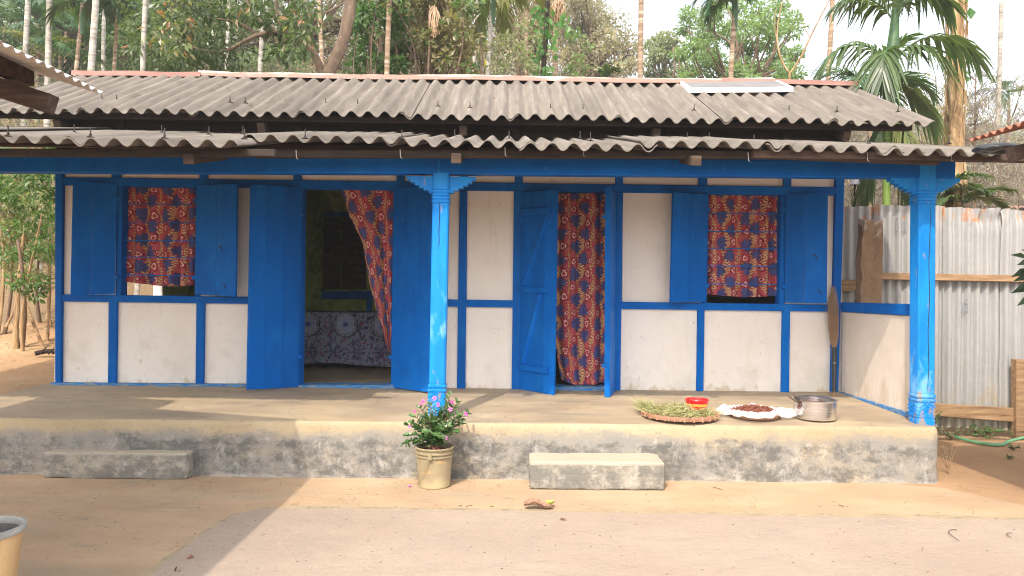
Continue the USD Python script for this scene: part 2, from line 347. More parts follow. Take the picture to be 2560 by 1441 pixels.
M['ridge'] = layered('painted_ridge_metal', ((1.4, 3, 3), [(.3, (.62, .47, .40)), (.6, (.70, .56, .49))], 5),
    [dict(scale=(1.6, 6, 6), mask=[(.45, 0), (.56, .95)], z=(4.10, 4.135, .16, -.12), col=(.30, .16, .125)), dict(scale=(14, 30, 30), mask=[(.6, 0), (.7, .8)], col=(.22, .10, .07))], rough=.7)
M['ridge_brown'] = layered('brown_ridge_metal', ((2, 6, 6), [(.3, (.22, .105, .085)), (.7, (.33, .18, .145))], 5), [dict(scale=(2.2, 9, 9), mask=[(.66, 0), (.7, .9)], col=(.72, .58, .5))], rough=.75)
M['iron'] = plain('dark_iron', (.035, .028, .024), .7, .2)
M['alu'] = plain('white_aluminium', (.62, .63, .64), .45, .2, var=.05)
M['steel'] = layered('stainless_steel', ((4, 4, 60), [(.3, (.70, .68, .66)), (.7, (.80, .78, .76))], 4), rough=.2, rough_var=.05, metallic=1.0, coord='object')
M['interior_green'] = plain('olive_green_wall', (.34, .40, .10), .8, var=.2, coord='position')
M['soil'] = plain('dark_soil', (.09, .055, .035), .95, var=.5, scale=40)
# ------------------------------------------------------------------ ground
def sstep(x, a, b):
    t = np.clip((np.asarray(x, float) - a) / (b - a), 0, 1); return t * t * (3 - 2 * t)

def terrain(X, Y):
    X, Y = np.asarray(X, float), np.asarray(Y, float)
    slope = .36 + .15 * sstep(-X, -8, 1) 
    hill = slope * 1.12 * 62 * (1 - np.exp(-np.maximum(0, Y - 11.5) / 62))
    hill = hill + .25 * sstep(Y, 9, 11.5)
    left = sstep(-X, 3.4, 4.5) * (sstep(Y, 5.9, 6.5) * .43 + np.maximum(0, np.minimum(Y, 11.5) - 6.8) * .085)
    nz = meshkit.fbm(np.stack([X * .25, Y * .25, 0 * X], -1), 4, 3) - .5
    return hill + left + nz * 1.6 * sstep(Y, 11, 22) + nz * .16 * sstep(-X, 4.6, 6) - .004

gx = np.unique(np.r_[np.linspace(-140, -20, 22), np.linspace(-20, -9, 22), np.linspace(-9, 9, 73), np.linspace(9, 30, 30), np.linspace(30, 140, 20)])
gy = np.unique(np.r_[np.linspace(-120, -10, 12), np.linspace(-10, 5.5, 16), np.linspace(5.5, 16, 60), np.linspace(16, 60, 60), np.linspace(60, 260, 24)])
XX, YY = np.meshgrid(gx, gy, indexing='ij')
ZZ = terrain(XX, YY)
i, j = np.meshgrid(np.arange(len(gx) - 1), np.arange(len(gy) - 1), indexing='ij'); n = len(gy)
q = np.stack([i * n + j, (i + 1) * n + j, (i + 1) * n + j + 1, i * n + j + 1], -1).reshape(-1, 4)
obj(None, 'ground', (np.stack([XX, YY, ZZ], -1).reshape(-1, 3), tri(q)), M['dirt'], smooth=True, kind='structure')

import shapely
def sheet(poly, z, top):
    m = trimesh.creation.extrude_polygon(shapely.Polygon(poly), top, engine='earcut'); m.apply_translation([0, 0, z]); return np.array(m.vertices), np.array(m.faces)
wob = np.random.default_rng(5)
edge = [(3.2, 5.62), (3.46, 5.55), (3.62, 5.30), (3.84, 5.0), (4.15, 4.6), (4.5, 4.2), (5.0, 3.4), (6.4, 1.5)]
edge = [(x + wob.normal(0, .02), y) for x, y in edge]
obj(None, 'apron', sheet([(-4.6, 5.69), (3.2, 5.69)] + edge + [(6.4, -3), (-7, -3), (-7, 5.69)], -.02, .02), M['apron'], kind='structure')
yl = [(7.2, 4.66), (3.5, 4.741), (2.16, 4.763), (.07, 4.834), (-1.07, 4.845), (-1.5, 4.838), (-1.61, 4.82), (-1.70, 4.77), (-1.753, 4.70), (-1.79, 4.494), (-1.815, 4.24), (-1.821, 3.97), (-1.82, 3.0), (-1.84, -3), (7.2, -3)]
pts = []
for a, b in zip(yl, yl[1:] + yl[:1]):
    nn = max(1, int(np.hypot(b[0] - a[0], b[1] - a[1]) / .09))
    for k in range(nn):
        t = k / nn; pts.append((a[0] + (b[0] - a[0]) * t + wob.normal(0, .004), a[1] + (b[1] - a[1]) * t + wob.normal(0, .005)))
obj(None, 'courtyard', sheet(pts, -.02, .026), M['yard'], kind='structure')
ring_ = shapely.Polygon(pts); rw = []
for k in range(len(pts)):
    a, b, c = np.array(pts[k - 1]), np.array(pts[k]), np.array(pts[(k + 1) % len(pts)]); t_ = c - a; t_ = t_ / (np.linalg.norm(t_) + 1e-9); n_ = np.array([-t_[1], t_[0]])
    w_ = .018 + .065 * meshkit.noise(np.array([[b[0] * 1.7, b[1] * 1.7, 2]]), 3)[0] + .02 * meshkit.noise(np.array([[b[0] * 9, b[1] * 9, 2]]), 5)[0]
    q_ = b + n_ * w_
    if ring_.contains(shapely.Point(q_)): q_ = b - n_ * w_
    rw.append(q_)
outer = shapely.Polygon(rw).buffer(0); outer = outer if outer.geom_type == 'Polygon' else max(outer.geoms, key=lambda g_: g_.area)
bd = outer.difference(ring_.buffer(.002)); bd = [g_ for g_ in getattr(bd, 'geoms', [bd]) if g_.area > .01]
M['border'] = layered('dirty_cement_border', ((6, 6, 6), [(.3, (.255, .205, .135)), (.7, (.36, .28, .185))], 7), [dict(scale=20, mask=[(.56, 0), (.68, .7)], col=(.16, .13, .09))], rough=.92, bump=[(30, .004, .4)], spec=.15)
for g_ in bd:
    m_ = trimesh.creation.extrude_polygon(g_, .022, engine='earcut'); m_.apply_translation([0, 0, -.018]); obj(None, 'courtyard_border', m_, M['border'], kind='structure')

# ------------------------------------------------------------------ the house
YW = 7.35                                                             # front wall
H = thing('house', 'long white plastered house with blue timber frame and corrugated roof', 'house')
SW = 3.49; SL = -4.62                                                 # right and left wall faces

def floor_z(Y): return .445 + (np.asarray(Y) - 5.68) * .032
# plinth: rounded, a little uneven
def plinth():
    xs = np.r_[np.linspace(-9, -4.7, 6), np.linspace(-4.66, 3.10, 120)]
    # outline of the plan at the front edge with a rounded right corner
    front = [(x, 5.68) for x in xs] + [(3.22, 5.685), (3.36, 5.672), (3.42, 5.674)] + [(3.42 + .11 * math.sin(a), 5.78 - .106 * math.cos(a)) for a in np.linspace(.2, math.pi / 2, 7)]
    right = [(3.53, y) for y in np.linspace(5.86, 7.6, 12)]
    path = np.array(front + right)
    d = np.gradient(path, axis=0); nrm = np.stack([d[:, 1], -d[:, 0]], 1); nrm /= np.linalg.norm(nrm, axis=1, keepdims=True)
    rows = [(-.05, .012), (.03, .010), (.12, .003), (.22, 0), (.32, 0), (.40, .002), (.425, -.004), (.438, -.012), (.444, -.028)]
    V = []
    for z, o in rows:
        p3 = np.c_[path, np.full(len(path), z)]
        w = (meshkit.fbm(p3 * 3.0, 4, 1) - .5) * .030 + (meshkit.fbm(p3 * 14, 3, 8) - .5) * .010
        if z > .43: w = w * .5
        V.append(np.c_[path + nrm * (o + w)[:, None], np.full(len(path), z) + (0 if z < .43 else (meshkit.fbm(p3 * 4, 3, 5) - .5) * .008)])
    n = len(path); V = np.array(V)
    i, j = np.meshgrid(np.arange(len(rows) - 1), np.arange(n - 1), indexing='ij')
    q = np.stack([i * n + j, i * n + j + 1, (i + 1) * n + j + 1, (i + 1) * n + j], -1).reshape(-1, 4)
    side = (V.reshape(-1, 3), tri(q))
    # top: from the last row back to the wall line
    top = V[-1]; T = []
    for t in np.linspace(0, 1, 9):
        yb = np.maximum(top[:, 1], 7.6)
        y = top[:, 1] + (yb - top[:, 1]) * t; x = top[:, 0]
        T.append(np.c_[x, y, np.where(t == 0, top[:, 2], floor_z(y) - .0)])
    T = np.array(T)
    keep = n - 12
    Tk = T[:, :keep]; nk = keep
    i, j = np.meshgrid(np.arange(8), np.arange(nk - 1), indexing='ij')
    q = np.stack([i * nk + j, i * nk + j + 1, (i + 1) * nk + j + 1, (i + 1) * nk + j], -1).reshape(-1, 4)
    return side, (Tk.reshape(-1, 3), tri(q))
ps, pt = plinth()
# the porch floor stops at the left wall line; beyond that is earth
pl = group_part(H, 'plinth')
obj(pl, 'plinth_face', ps, M['cement'], smooth=50)
v, f = pt; obj(pl, 'porch_floor', (v, f[(v[f][:, :, 0].min(1) > -4.75)]), M['floor'], smooth=40)
obj(H, 'room_floor', box(SL, SW, YW + .252, 10.6, .2, .502), M['floor'])

# --- front wall: infill panels and blue timbers
YP, YF = YW, YW - .035                                                # panel face, timber face
def panel(x0, y0, x1, y1, **k): obj(H, 'wall_panel', slab(pxq(x0, y0, x1, y1, YP, **k), .10, .008), M['plaster'])
def stud(x0, y0, x1, y1, Yd=YF, name='stud', mat='blue', d=.12, **k): obj(H, name, slab(pxq(x0, y0, x1, y1, Yd, **k), d, .005), M[mat])
# upper strips between plate and lintel rail
strip_tops = lambda x: 386 + .0125 * (x - 150)
lint_top = lambda x: 443 + .0130 * (x - 150)
ups = [(157, 279), (299, 499), (517, 734), (752, 992), (1010, 1171), (1169, 1288), (1306, 1540), (1557, 1748), (1767, 1961), (1978, 2092)]
ups[4] = (1010, 1150)
for a, b in ups: panel(a - 2, strip_tops(a), b + 2, lint_top(a) + 4, y0r=strip_tops(b), y1r=lint_top(b) + 4)
for a, b in ((278, 300), (498, 518), (733, 753), (991, 1011), (1149, 1170), (1287, 1307), (1539, 1558), (1747, 1768), (1960, 1979)):
    stud(a, strip_tops(a) - 2, b, lint_top(a) + 2)
# lintel rail, dado rails, sill
for a, b in ((156, 754), (752, 1150), (1149, 1540), (1538, 2092)): stud(a, lint_top(a), b, lint_top(a) + 20, YF - .004, 'lintel_rail', y0r=lint_top(b), y1r=lint_top(b) + 20)
stud(137, 384, 157, 960, YF - .008, 'corner_post', d=.14, x0b=137, x1b=151)
stud(2091, 404, 2113, 980, YF - .008, 'corner_post', d=.16, x0b=2078, x1b=2096)
dz = lambda x: 736 + .0135 * (x - 150)
for a, b in ((152, 625), (1116, 1290), (1550, 2088)): stud(a, dz(a), b, dz(a) + 18, YF - .003, 'dado_rail', y0r=dz(b), y1r=dz(b) + 18)
obj(H, 'ground_sill', slab(pxq(124, 958, 622, 974, YF - .05, y0r=962, y1r=975), .16, .008), M['blue_worn'])
obj(H, 'threshold', slab(pxq(745, 963, 985, 974, YF - .04), .2, .006), M['blue_worn'])
obj(H, 'threshold', slab(pxq(1384, 968, 1520, 979, YF - .04), .2, .006), M['blue_worn'])
# studs below and beside the dado
for a, b, t, bt in ((270, 290, 752, 962), (489, 509, 755, 963), (1743, 1760, 773, 980), (1955, 1974, 775, 981)): stud(a + 2, t, b + 2, bt, x0b=a - 1, x1b=b - 1)
stud(1149, 478, 1168, 972, YF, x0b=1142, x1b=1163)
stud(1285, 478, 1305, 974, YF - .006, 'door_post', d=.16, x0b=1279, x1b=1299)
stud(1539, 482, 1558, 978, YF - .006, 'door_post', d=.16, x0b=1533, x1b=1551)
stud(983, 462, 1000, 970, YF + .03, 'door_post', d=.14, x0b=977, x1b=994)
stud(740, 462, 757, 968, YF + .03, 'door_post', d=.14, x0b=735, x1b=750)
# window posts
for a, b, t, bt in ((290, 304, 458, 740), (488, 501, 458, 740)): stud(a + 2, t, b + 2, bt, YF + .01, 'window_post', x0b=a - 2, x1b=b - 2)
for a, b, t, bt in ((1757, 1770, 484, 762), (1951, 1964, 486, 764)): stud(a + 2, t, b + 2, bt, YF + .01, 'window_post', x0b=a - 3, x1b=b - 3)
# infill
for r in ((156, 458, 292, 742), (500, 462, 632, 746), (1010, 470, 1152, 750), (1166, 472, 1288, 752), (1555, 478, 1762, 762), (1962, 482, 2094, 764)):
    panel(*r, y1r=r[3] + 4)
for r in ((152, 748, 272, 966), (288, 750, 492, 968), (507, 752, 640, 969), (1010, 758, 1146, 972), (1162, 760, 1284, 973), (1550, 770, 1745, 980), (1757, 772, 1957, 981), (1971, 774, 2082, 982)):
    panel(*r, y1r=r[3] + 1)
for a in (640,): panel(640, 752, 745, 968); panel(632, 462, 742, 754)
# wall plate and sooty upper wall
obj(H, 'wall_plate', bar(at(67, 383.5, YW - .02), at(2163, 407, YW - .02), .14, .06), M['blue'])
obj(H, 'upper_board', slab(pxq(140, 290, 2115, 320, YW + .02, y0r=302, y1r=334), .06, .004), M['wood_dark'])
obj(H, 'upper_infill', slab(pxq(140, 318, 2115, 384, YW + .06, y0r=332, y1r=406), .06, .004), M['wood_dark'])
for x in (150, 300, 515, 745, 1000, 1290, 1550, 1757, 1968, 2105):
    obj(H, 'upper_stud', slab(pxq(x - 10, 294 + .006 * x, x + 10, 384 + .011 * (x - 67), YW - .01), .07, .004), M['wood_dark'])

# side and back walls (openings where light shows through)
def wallbox(x0, x1, y0, y1, z0, z1, mat='plaster'): obj(H, 'side_wall', box(x0, x1, y0, y1, z0, z1), M[mat])
wallbox(SL - .06, SL + .06, YW + .1, 8.62, .3, 3.1); wallbox(SL - .06, SL + .06, 9.5, 10.4, .3, 3.1)
wallbox(SL - .06, SL + .06, 8.62, 9.5, .3, 1.40); wallbox(SL - .06, SL + .06, 8.62, 9.5, 2.4, 3.1)
wallbox(SW - .06, SW + .06, YW + .1, 10.4, .3, 3.1)
wallbox(SL + .06, -.34, 10.28, 10.4, .3, 3.1, 'interior_green'); wallbox(-.2, SW - .06, 10.28, 10.4, .3, 3.1)
wallbox(-.34, -.2, YW + .1, 10.4, .3, 3.1, 'interior_green')
wallbox(-2.75, -2.62, YW + .45, 10.28, .3, 3.1, 'interior_green')
YB = 10.26
bk = group_part(H, 'back_window')
obj(bk, 'shutter_board', slab(pxq(783, 545, 850, 724, YB - .03), .03), M['wood_brown']); obj(bk, 'shutter_board', slab(pxq(853, 545, 915, 724, YB - .03), .03), M['wood_brown'])
for r in ((764, 530, 992, 542, YB - .06), (760, 728, 960, 748, YB - .06)): obj(H, 'inner_rail', slab(pxq(*r), .05), M['blue'])
for r in ((768, 470, 784, 528), (766, 543, 782, 727), (765, 749, 779, 800), (916, 749, 928, 800)): obj(H, 'inner_stud', slab(pxq(*r, YB - .05), .04), M['blue'])
# interior ceiling boards keep the rooms dark
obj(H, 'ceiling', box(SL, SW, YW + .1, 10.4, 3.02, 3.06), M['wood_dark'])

# --- porch beam, pillars
obj(H, 'porch_beam', bar(at(-420, 410, 5.85), at(1098, 416.5, 5.85), .12, .135, .006), M['blue'])
obj(H, 'porch_beam', bar(at(1098, 416.8, 5.852), at(2378, 428, 5.852), .12, .135, .006), M['blue'])

def pillar(xc_top, xc_bot, ytop, ybot, w, Yc, mat, wl):
    p = group_part(H, 'pillar')
    a, b = at(xc_top, ytop, Yc - w / 2), at(xc_bot, ybot, Yc - w / 2); a[1] = b[1] = Yc
    hgt = a[2] - b[2]
    def ring(z, half, ch=.012):                                      # a chamfered square section
        t = (z - b[2]) / hgt; c = b + (a - b) * t; k = half
        return [(c[0] + x, c[1] + y, z) for x, y in ((-k + ch, -k), (k - ch, -k), (k, -k + ch), (k, k - ch), (k - ch, k), (-k + ch, k), (-k, k - ch), (-k, -k + ch))]
    def stack(zs):
        V = np.array([ring(z, h) for z, h in zs]).reshape(-1, 3); n = len(zs)
        i, j = np.meshgrid(np.arange(n - 1), np.arange(8), indexing='ij')
        q = np.stack([i * 8 + j, i * 8 + (j + 1) % 8, (i + 1) * 8 + (j + 1) % 8, (i + 1) * 8 + j], -1).reshape(-1, 4)
        caps = [[0, k + 1, k] for k in range(1, 7)] + [[(n - 1) * 8, (n - 1) * 8 + k, (n - 1) * 8 + k + 1] for k in range(1, 7)]
        return V, np.vstack([tri(q), caps])
    h, z0, z1 = w / 2, b[2], a[2]
    cap0, base1 = z1 - .36, z0 + .25
    obj(p, 'capital_block', stack([(z1 - .245, h * 1.02), (z1 - .002, h * 1.02)]), mat)
    zs = [(cap0, h)]
    for k in range(4):
        z = cap0 + .004 + k * .028; zs += [(z, h), (z + .004, h * 1.10), (z + .018, h * 1.10), (z + .022, h * .98)]
    zs += [(z1 - .246, h)]
    obj(p, 'carved_rings', stack(zs), mat)
    obj(p, 'shaft', stack([(base1, h * .98), (base1 + .3 * hgt, h), (cap0 - .001, h)]), mat)
    zs = [(z0 + .175, h)]
    for k in range(2):
        z = z0 + .18 + k * .034; zs += [(z, h), (z + .006, h * 1.12), (z + .020, h * 1.12), (z + .027, h * .97)]
    zs += [(base1 - .001, h * .98)]
    obj(p, 'carved_rings', stack(zs), mat)
    obj(p, 'base_block', stack([(z0 - .01, h * 1.04), (z0 + .03, h * 1.06), (z0 + .035, h * 1.0), (z0 + .05, h * 1.0), (z0 + .055, h * 1.06), (z0 + .174, h * 1.04)]), mat)
    # chevron carving, raised ribs on the front and left face
    ribs = []
    for k in range(3):
        zc = z0 + .075 + k * .032
        for s in (-1, 1):
            A = np.array([b[0], Yc - h * 1.05 - .001, zc + .045]); B = np.array([b[0] + s * h * .95, Yc - h * 1.05 - .001, zc])
            ribs.append(bar(A, B, .006, .010, 0, up=(0, 0, 1)))
            A = np.array([b[0] - h * 1.05 - .001, Yc, zc + .045]); B = np.array([b[0] - h * 1.05 - .001, Yc + s * h * .95, zc])
            ribs.append(bar(A, B, .006, .010, 0, up=(0, 0, 1)))
    obj(p, 'chevron_carving', cat_m(ribs), mat)
    # stepped brackets left and right
    for s in wl:
        steps = []
        x0 = a[0] + s * h * 1.02
        zt = z1 - .138
        prof = [(.215, .028), (.185, .050), (.150, .072), (.112, .094), (.075, .114), (.035, .134)]
        poly = [(0, 0), (prof[0][0], 0)]
        for kk, (dx, dzz) in enumerate(prof):
            poly.append((dx, -dzz)); 
            if kk + 1 < len(prof): poly.append((prof[kk + 1][0], -dzz))
        poly.append((0, -prof[-1][1] - .0))
        import shapely
        m = trimesh.creation.extrude_polygon(shapely.Polygon(poly), .07, engine='earcut')
        vv = np.array(m.vertices); ff = np.array(m.faces)
        V = np.c_[x0 + s * vv[:, 0], Yc - .04 + vv[:, 2], zt + vv[:, 1]]
        obj(p, 'bracket', (V, ff[:, ::-1] if s > 0 else ff), mat)
    # drying cracks cut as slim dark slivers
    return p
pm = pillar(1103, 1091, 398, 1036, .132, 5.86, M['blue_faded'], (-1, 1))
pr = pillar(2320, 2317, 402, 1061, .142, 5.86, M['blue_faded'], (-1, 1))
crk = plain('dark_crack', (.012, .016, .03), .9)
def crack(par, pix, Y, w=.0035):
    P3 = [at(x, y, Y) for x, y in pix]; rr = [w * .3] + [w] * (len(P3) - 2) + [w * .3]
    obj(par, 'drying_crack', tube(P3, rr, 5), crk)
crack(pm, [(1098, 500), (1099, 540), (1097, 580), (1098, 605), (1096, 622)], 5.793)
crack(pr, [(2326, 520), (2325, 580), (2322, 660), (2324, 740), (2320, 830), (2322, 920), (2319, 975)], 5.789)

# --- low side wall of the porch
def sidequad(pix_a, pix_b, X):                                        # vertical quad in the plane X
    return None
lw = group_part(H, 'porch_side_wall')
zt, zb = 1.385, .47
def ybox(x0, x1, y0, y1, z0a, z0b, z1, c=.006):
    return hull([(x, y, z) for x in (x0 + c, x1 - c) for (y, z) in ((y0, z0a), (y1, z0b), (y0, z1), (y1, z1))] + [(x, y, z) for x in (x0, x1) for (y, z) in ((y0 + c, z0a + c), (y1 - c, z0b + c), (y0 + c, z1 - c), (y1 - c, z1 - c))])
obj(lw, 'plaster_panel', ybox(SW, SW + .10, 5.93, YW - .04, floor_z(5.93) + .035, floor_z(YW) + .005, 1.332), M['plaster_side'])
obj(lw, 'top_rail', ybox(SW - .014, SW + .114, 5.92, YW - .036, 1.334, 1.334, 1.432), M['blue'])
obj(lw, 'bottom_sill', ybox(SW - .018, SW + .10, 5.93, YW - .04, floor_z(5.93) - .01, floor_z(YW) - .01, floor_z(YW) + .003), M['blue_worn'])

# ------------------------------------------------------------------ corrugated sheets
def corr(O, Ud, Vd, width, length, pitch, amp, th, phase=0.0, rows=7, per=10, jag=None, seed=0, wobble=.004, square=0.0):
    """A corrugated sheet with real thickness. O: corner at the lower edge, Ud across the waves, Vd up along them."""
    Ud, Vd = np.asarray(Ud, float), np.asarray(Vd, float); Nn = np.cross(Ud, Vd); Nn /= np.linalg.norm(Nn)
    if Nn[2] < 0: Nn = -Nn
    nu = max(4, int(width / pitch * per)); u = np.linspace(0, width, nu + 1); v = np.linspace(0, length, rows + 1)
    Uu, Vv = np.meshgrid(u, v, indexing='ij')
    s = np.cos((Uu + phase) / pitch * 2 * np.pi)
    s = np.tanh(square * s + .35 * square) / math.tanh(square) if square else np.sign(s) * np.abs(s) ** .85
    rg = np.random.default_rng(seed)
    lift = amp * s + wobble * (meshkit.fbm(np.stack([Uu * 1.3, Vv * 1.3, 0 * Uu + seed * 3.7], -1), 3, seed) - .5) * 2
    if jag is not None: Vv = Vv + np.clip(1 - Vv / .25, 0, 1) * (jag * (meshkit.noise(np.stack([Uu * 3.3, 0 * Uu, 0 * Uu + seed], -1), seed) - .5))
    base = np.asarray(O, float) + Uu[..., None] * Ud + Vv[..., None] * Vd
    top = base + (lift + th / 2)[..., None] * Nn; bot = base + (lift - th / 2)[..., None] * Nn
    n = rows + 1; K = (nu + 1) * n
    i, j = np.meshgrid(np.arange(nu), np.arange(rows), indexing='ij')
    q = np.stack([i * n + j, (i + 1) * n + j, (i + 1) * n + j + 1, i * n + j + 1], -1).reshape(-1, 4)
    F = [q, q[:, ::-1] + K]
    a = np.arange(nu); F.append(np.stack([a * n, a * n + K, (a + 1) * n + K, (a + 1) * n], 1)); F.append(np.stack([a * n + rows, (a + 1) * n + rows, (a + 1) * n + rows + K, a * n + rows + K], 1))
    b = np.arange(rows); F.append(np.stack([b, b + 1, b + 1 + K, b + K], 1)); e = nu * n
    F.append(np.stack([e + b, e + b + K, e + b + 1 + K, e + b + 1], 1))
    f = tri(np.vstack(F))
    if np.dot(np.cross(Ud, Vd), Nn) < 0: f = f[:, ::-1]
    return np.vstack([top.reshape(-1, 3), bot.reshape(-1, 3)]), f

def bolt(par, P3, Nn, mat=None, h=.05):
    Nn = np.asarray(Nn, float); Nn /= np.linalg.norm(Nn); a = np.cross(Nn, [1, 0, 0]); a /= np.linalg.norm(a)
    t = np.array([1.0, 0, 0])
    w = hull([P3 + t * .026 * math.cos(k) + a * .017 * math.sin(k) + Nn * (-.004 - .007 * abs(math.cos(k)) + dz2) for k in np.linspace(0, 2 * np.pi, 9)[:-1] for dz2 in (0, .004)])
    nut = tube([P3 + Nn * .003, P3 + Nn * .014], [.009, .009], 6); st = tube([P3, P3 + Nn * h], [.0045, .0045], 5)
    obj(par, 'roof_bolt', cat_m([w, nut, st]), M['iron'])

PW = .164                                                             # wave pitch
# upper roof: eave (Y 6.98, z 3.19) to ridge (Y 8.8, z 4.17)
E0, E1 = np.array([0, 6.98, 3.212]), np.array([0, 8.82, 4.13])
VU = E1 - E0; LU = np.linalg.norm(VU); VU /= LU
NU = np.cross([1, 0, 0], VU)
XL, XR = -5.26, 4.23
nsh = 9; wsh = (XR - XL) / nsh
PH0 = .05
for k in range(nsh):
    x0 = XL + k * wsh; ex = .10 if k < nsh - 1 else 0
    rnd = np.random.default_rng(100 + k)
    O = E0 + [x0, 0, 0] - VU * (.02 * rnd.random()) + NU * (.016 * (k % 2) + .002)
    s = obj(H, 'roof_sheet', corr(O, (1, 0, 0), VU, wsh + ex, LU, PW, .029, .008, x0 + PH0, seed=k + 1), M['asbestos'], smooth=40)
def crestx(x): return round((x + PH0) / PW) * PW - PH0
def plane_hit(x, y, O, N):
    d = fw + (x - 1280) / FPX * RT + (720.5 - y) / FPX * UP; c = np.array([0, 0, EYE])
    return c + d * (np.dot(O - c, N) / np.dot(d, N))
for x, y in ((50, 240), (275, 252), (312, 254), (565, 257), (603, 259), (812, 262), (895, 264), (1100, 267), (1182, 270), (1386, 275), (1466, 277), (1752, 277), (1957, 279), (2077, 281), (2238, 281)):
    p = plane_hit(x, y, E0 + NU * .03, NU); p[0] = crestx(p[0]); p = E0 + np.array([p[0], 0, 0]) + VU * np.dot(p - E0, VU) + NU * .043
    bolt(H, p, NU * .6 + np.array([0, 0, .5]))
# rear slope of the roof
E2 = np.array([0, 10.75, 3.10]); VB = E1 - E2; LB = np.linalg.norm(VB); VB /= LB
for k in range(4):
    w4 = (XR - XL) / 4
    obj(H, 'roof_sheet', corr(E2 + [XL + k * w4, 0, .012 * (k % 2)], (1, 0, 0), VB, w4 + (.08 if k < 3 else 0), LB, PW, .029, .008, XL + k * w4 + PH0, rows=4, per=8, seed=40 + k), M['asbestos'], smooth=40)
# ridge cap pieces
caps = [(-5.27, -3.72, 'ridge_brown'), (-3.75, -1.35, 'ridge'), (-1.38, .62, 'ridge'), (.60, 2.62, 'ridge'), (2.58, 4.30, 'ridge_brown')]
for k, (a, b, mt) in enumerate(caps):
    nseg = 24; xs = np.linspace(a, b, nseg); V = []
    for x in xs:
        w = (meshkit.noise(np.array([[x * 2.2, k, 0]]), 4)[0] - .5) * .02
        zt = 4.168 + .003 * k + w * .4
        front = [(8.615 + w, zt - .100 + w), (8.62 + w, zt - .045 + w), (8.80, zt), (8.97, zt - .09)]
        V.append([(x, y, z) for y, z in front] + [(x, y, z - .004) for y, z in front[::-1]])
    V = np.array(V).reshape(-1, 3); m8 = 8
    i, j = np.meshgrid(np.arange(nseg - 1), np.arange(m8), indexing='ij')
    q = np.stack([i * m8 + j, (i + 1) * m8 + j, (i + 1) * m8 + (j + 1) % m8, i * m8 + (j + 1) % m8], -1).reshape(-1, 4)
    obj(H, 'ridge_cap', (V, tri(q)[:, ::-1]), M[mt], smooth=25)
for x in (245, 440, 545, 645, 740, 875, 973, 1107, 1238, 1370, 1468, 1600, 2050):
    p = plane_hit(x, 178 + .02 * (x - 245), np.array([0, 8.66, 4.2]), np.array([0, 1.0, 0])); obj(H, 'ridge_bolt', tube([p + [0, 0, -.02], p + [0, -.01, .045]], [.006, .005], 5), M['iron'])
# rafters and purlins of the upper roof
for x in (120, 640, 1156, 1650, 2135):
    X = at(x, 300, 7.0)[0]
    a = E0 + [X, 0, 0] - NU * .16 + VU * .10; obj(H, 'rafter', bar(a, a + VU * 1.75, .075, .10), M['wood_brown'])
for t in (.14, .95, 1.75):
    a = E0 - NU * .075 + VU * t; obj(H, 'purlin', bar(a + [XL + .16, 0, 0], a + [XR - .14, 0, 0], .07, .06), M['wood_dark'])

# lower porch roof
L0, L1 = np.array([0, 5.41, 2.606]), np.array([0, 7.36, 3.075])
VL = L1 - L0; LL = np.linalg.norm(VL); VL /= LL; NL = np.cross([1, 0, 0], VL)
PH1 = -.02
runs = [(-6.3, -5.25, .40), (-5.25, -4.2, .39), (-4.2, -3.12, .37), (-3.12, -2.03, .385), (-2.03, -.95, .01), (-.95, .10, -.01), (.10, 1.02, .02), (1.02, 1.98, 0), (1.98, 2.86, .005), (2.86, 3.70, .02)]
for k, (a, b, ext) in enumerate(runs):
    up = .016 * ((k * 5) % 3) + .002
    O = L0 + [a, 0, 0] - VL * ext + NL * up
    Ud = np.array([1, 0, .004 * math.sin(k * 2.1)]); Ud /= np.linalg.norm(Ud)
    obj(H, 'porch_roof_sheet', corr(O, Ud, VL, b - a + .13, LL + ext, PW, .029, .009, a + PH1, jag=.03, seed=70 + k, wobble=.006), M['asbestos'], smooth=40)
def crestl(x): return round((x + PH1) / PW) * PW - PH1
for x, y in ((20, 340), (162, 330), (225, 342), (396, 330), (435, 345), (530, 333), (590, 346), (620, 332), (743, 345), (1000, 346), (1126, 340), (1260, 346), (1438, 344), (1458, 350), (1713, 348), (1752, 346), (1863, 356), (2066, 348), (2168, 357), (2373, 357)):
    p = plane_hit(x, y + 6, L0 + NL * .03, NL); p[0] = crestl(p[0]); p = L0 + np.array([p[0], 0, 0]) + VL * np.dot(p - L0, VL) + NL * .05
    if p[1] < 7.0: bolt(H, p, NL * .3 + np.array([0, 0, 1.0]), h=.06)
# purlins under the eave, rafters with protruding ends
obj(H, 'eave_purlin', bar(at(-420, 382, 5.22), at(690, 384, 5.22), .06, .055), M['wood_dark'])
obj(H, 'eave_purlin', bar(at(640, 386, 5.56), at(1940, 388, 5.56), .06, .06), M['wood_dark'])
obj(H, 'eave_purlin', bar(at(1880, 386, 5.50), at(2900, 402, 5.50), .07, .06), M['wood_brown'])
a = L0 - NL * .075 + VL * 1.1; obj(H, 'purlin', bar(a + [-6.2, 0, 0], a + [3.6, 0, 0], .06, .05), M['wood_brown'])
for x, y0, Y0 in ((470, 398, 5.16), (1140, 397, 5.40), (1742, 403, 5.40)):
    a = at(x, y0, Y0); obj(H, 'porch_rafter', bar(a, a + VL * 2.0, .075, .075), M['wood_brown'])
a = at(2335, 401, 5.55); obj(H, 'porch_rafter', bar(a + [0.03, 0, 0], at(1905, 384, 5.62), .08, .075), M['wood_brown'])
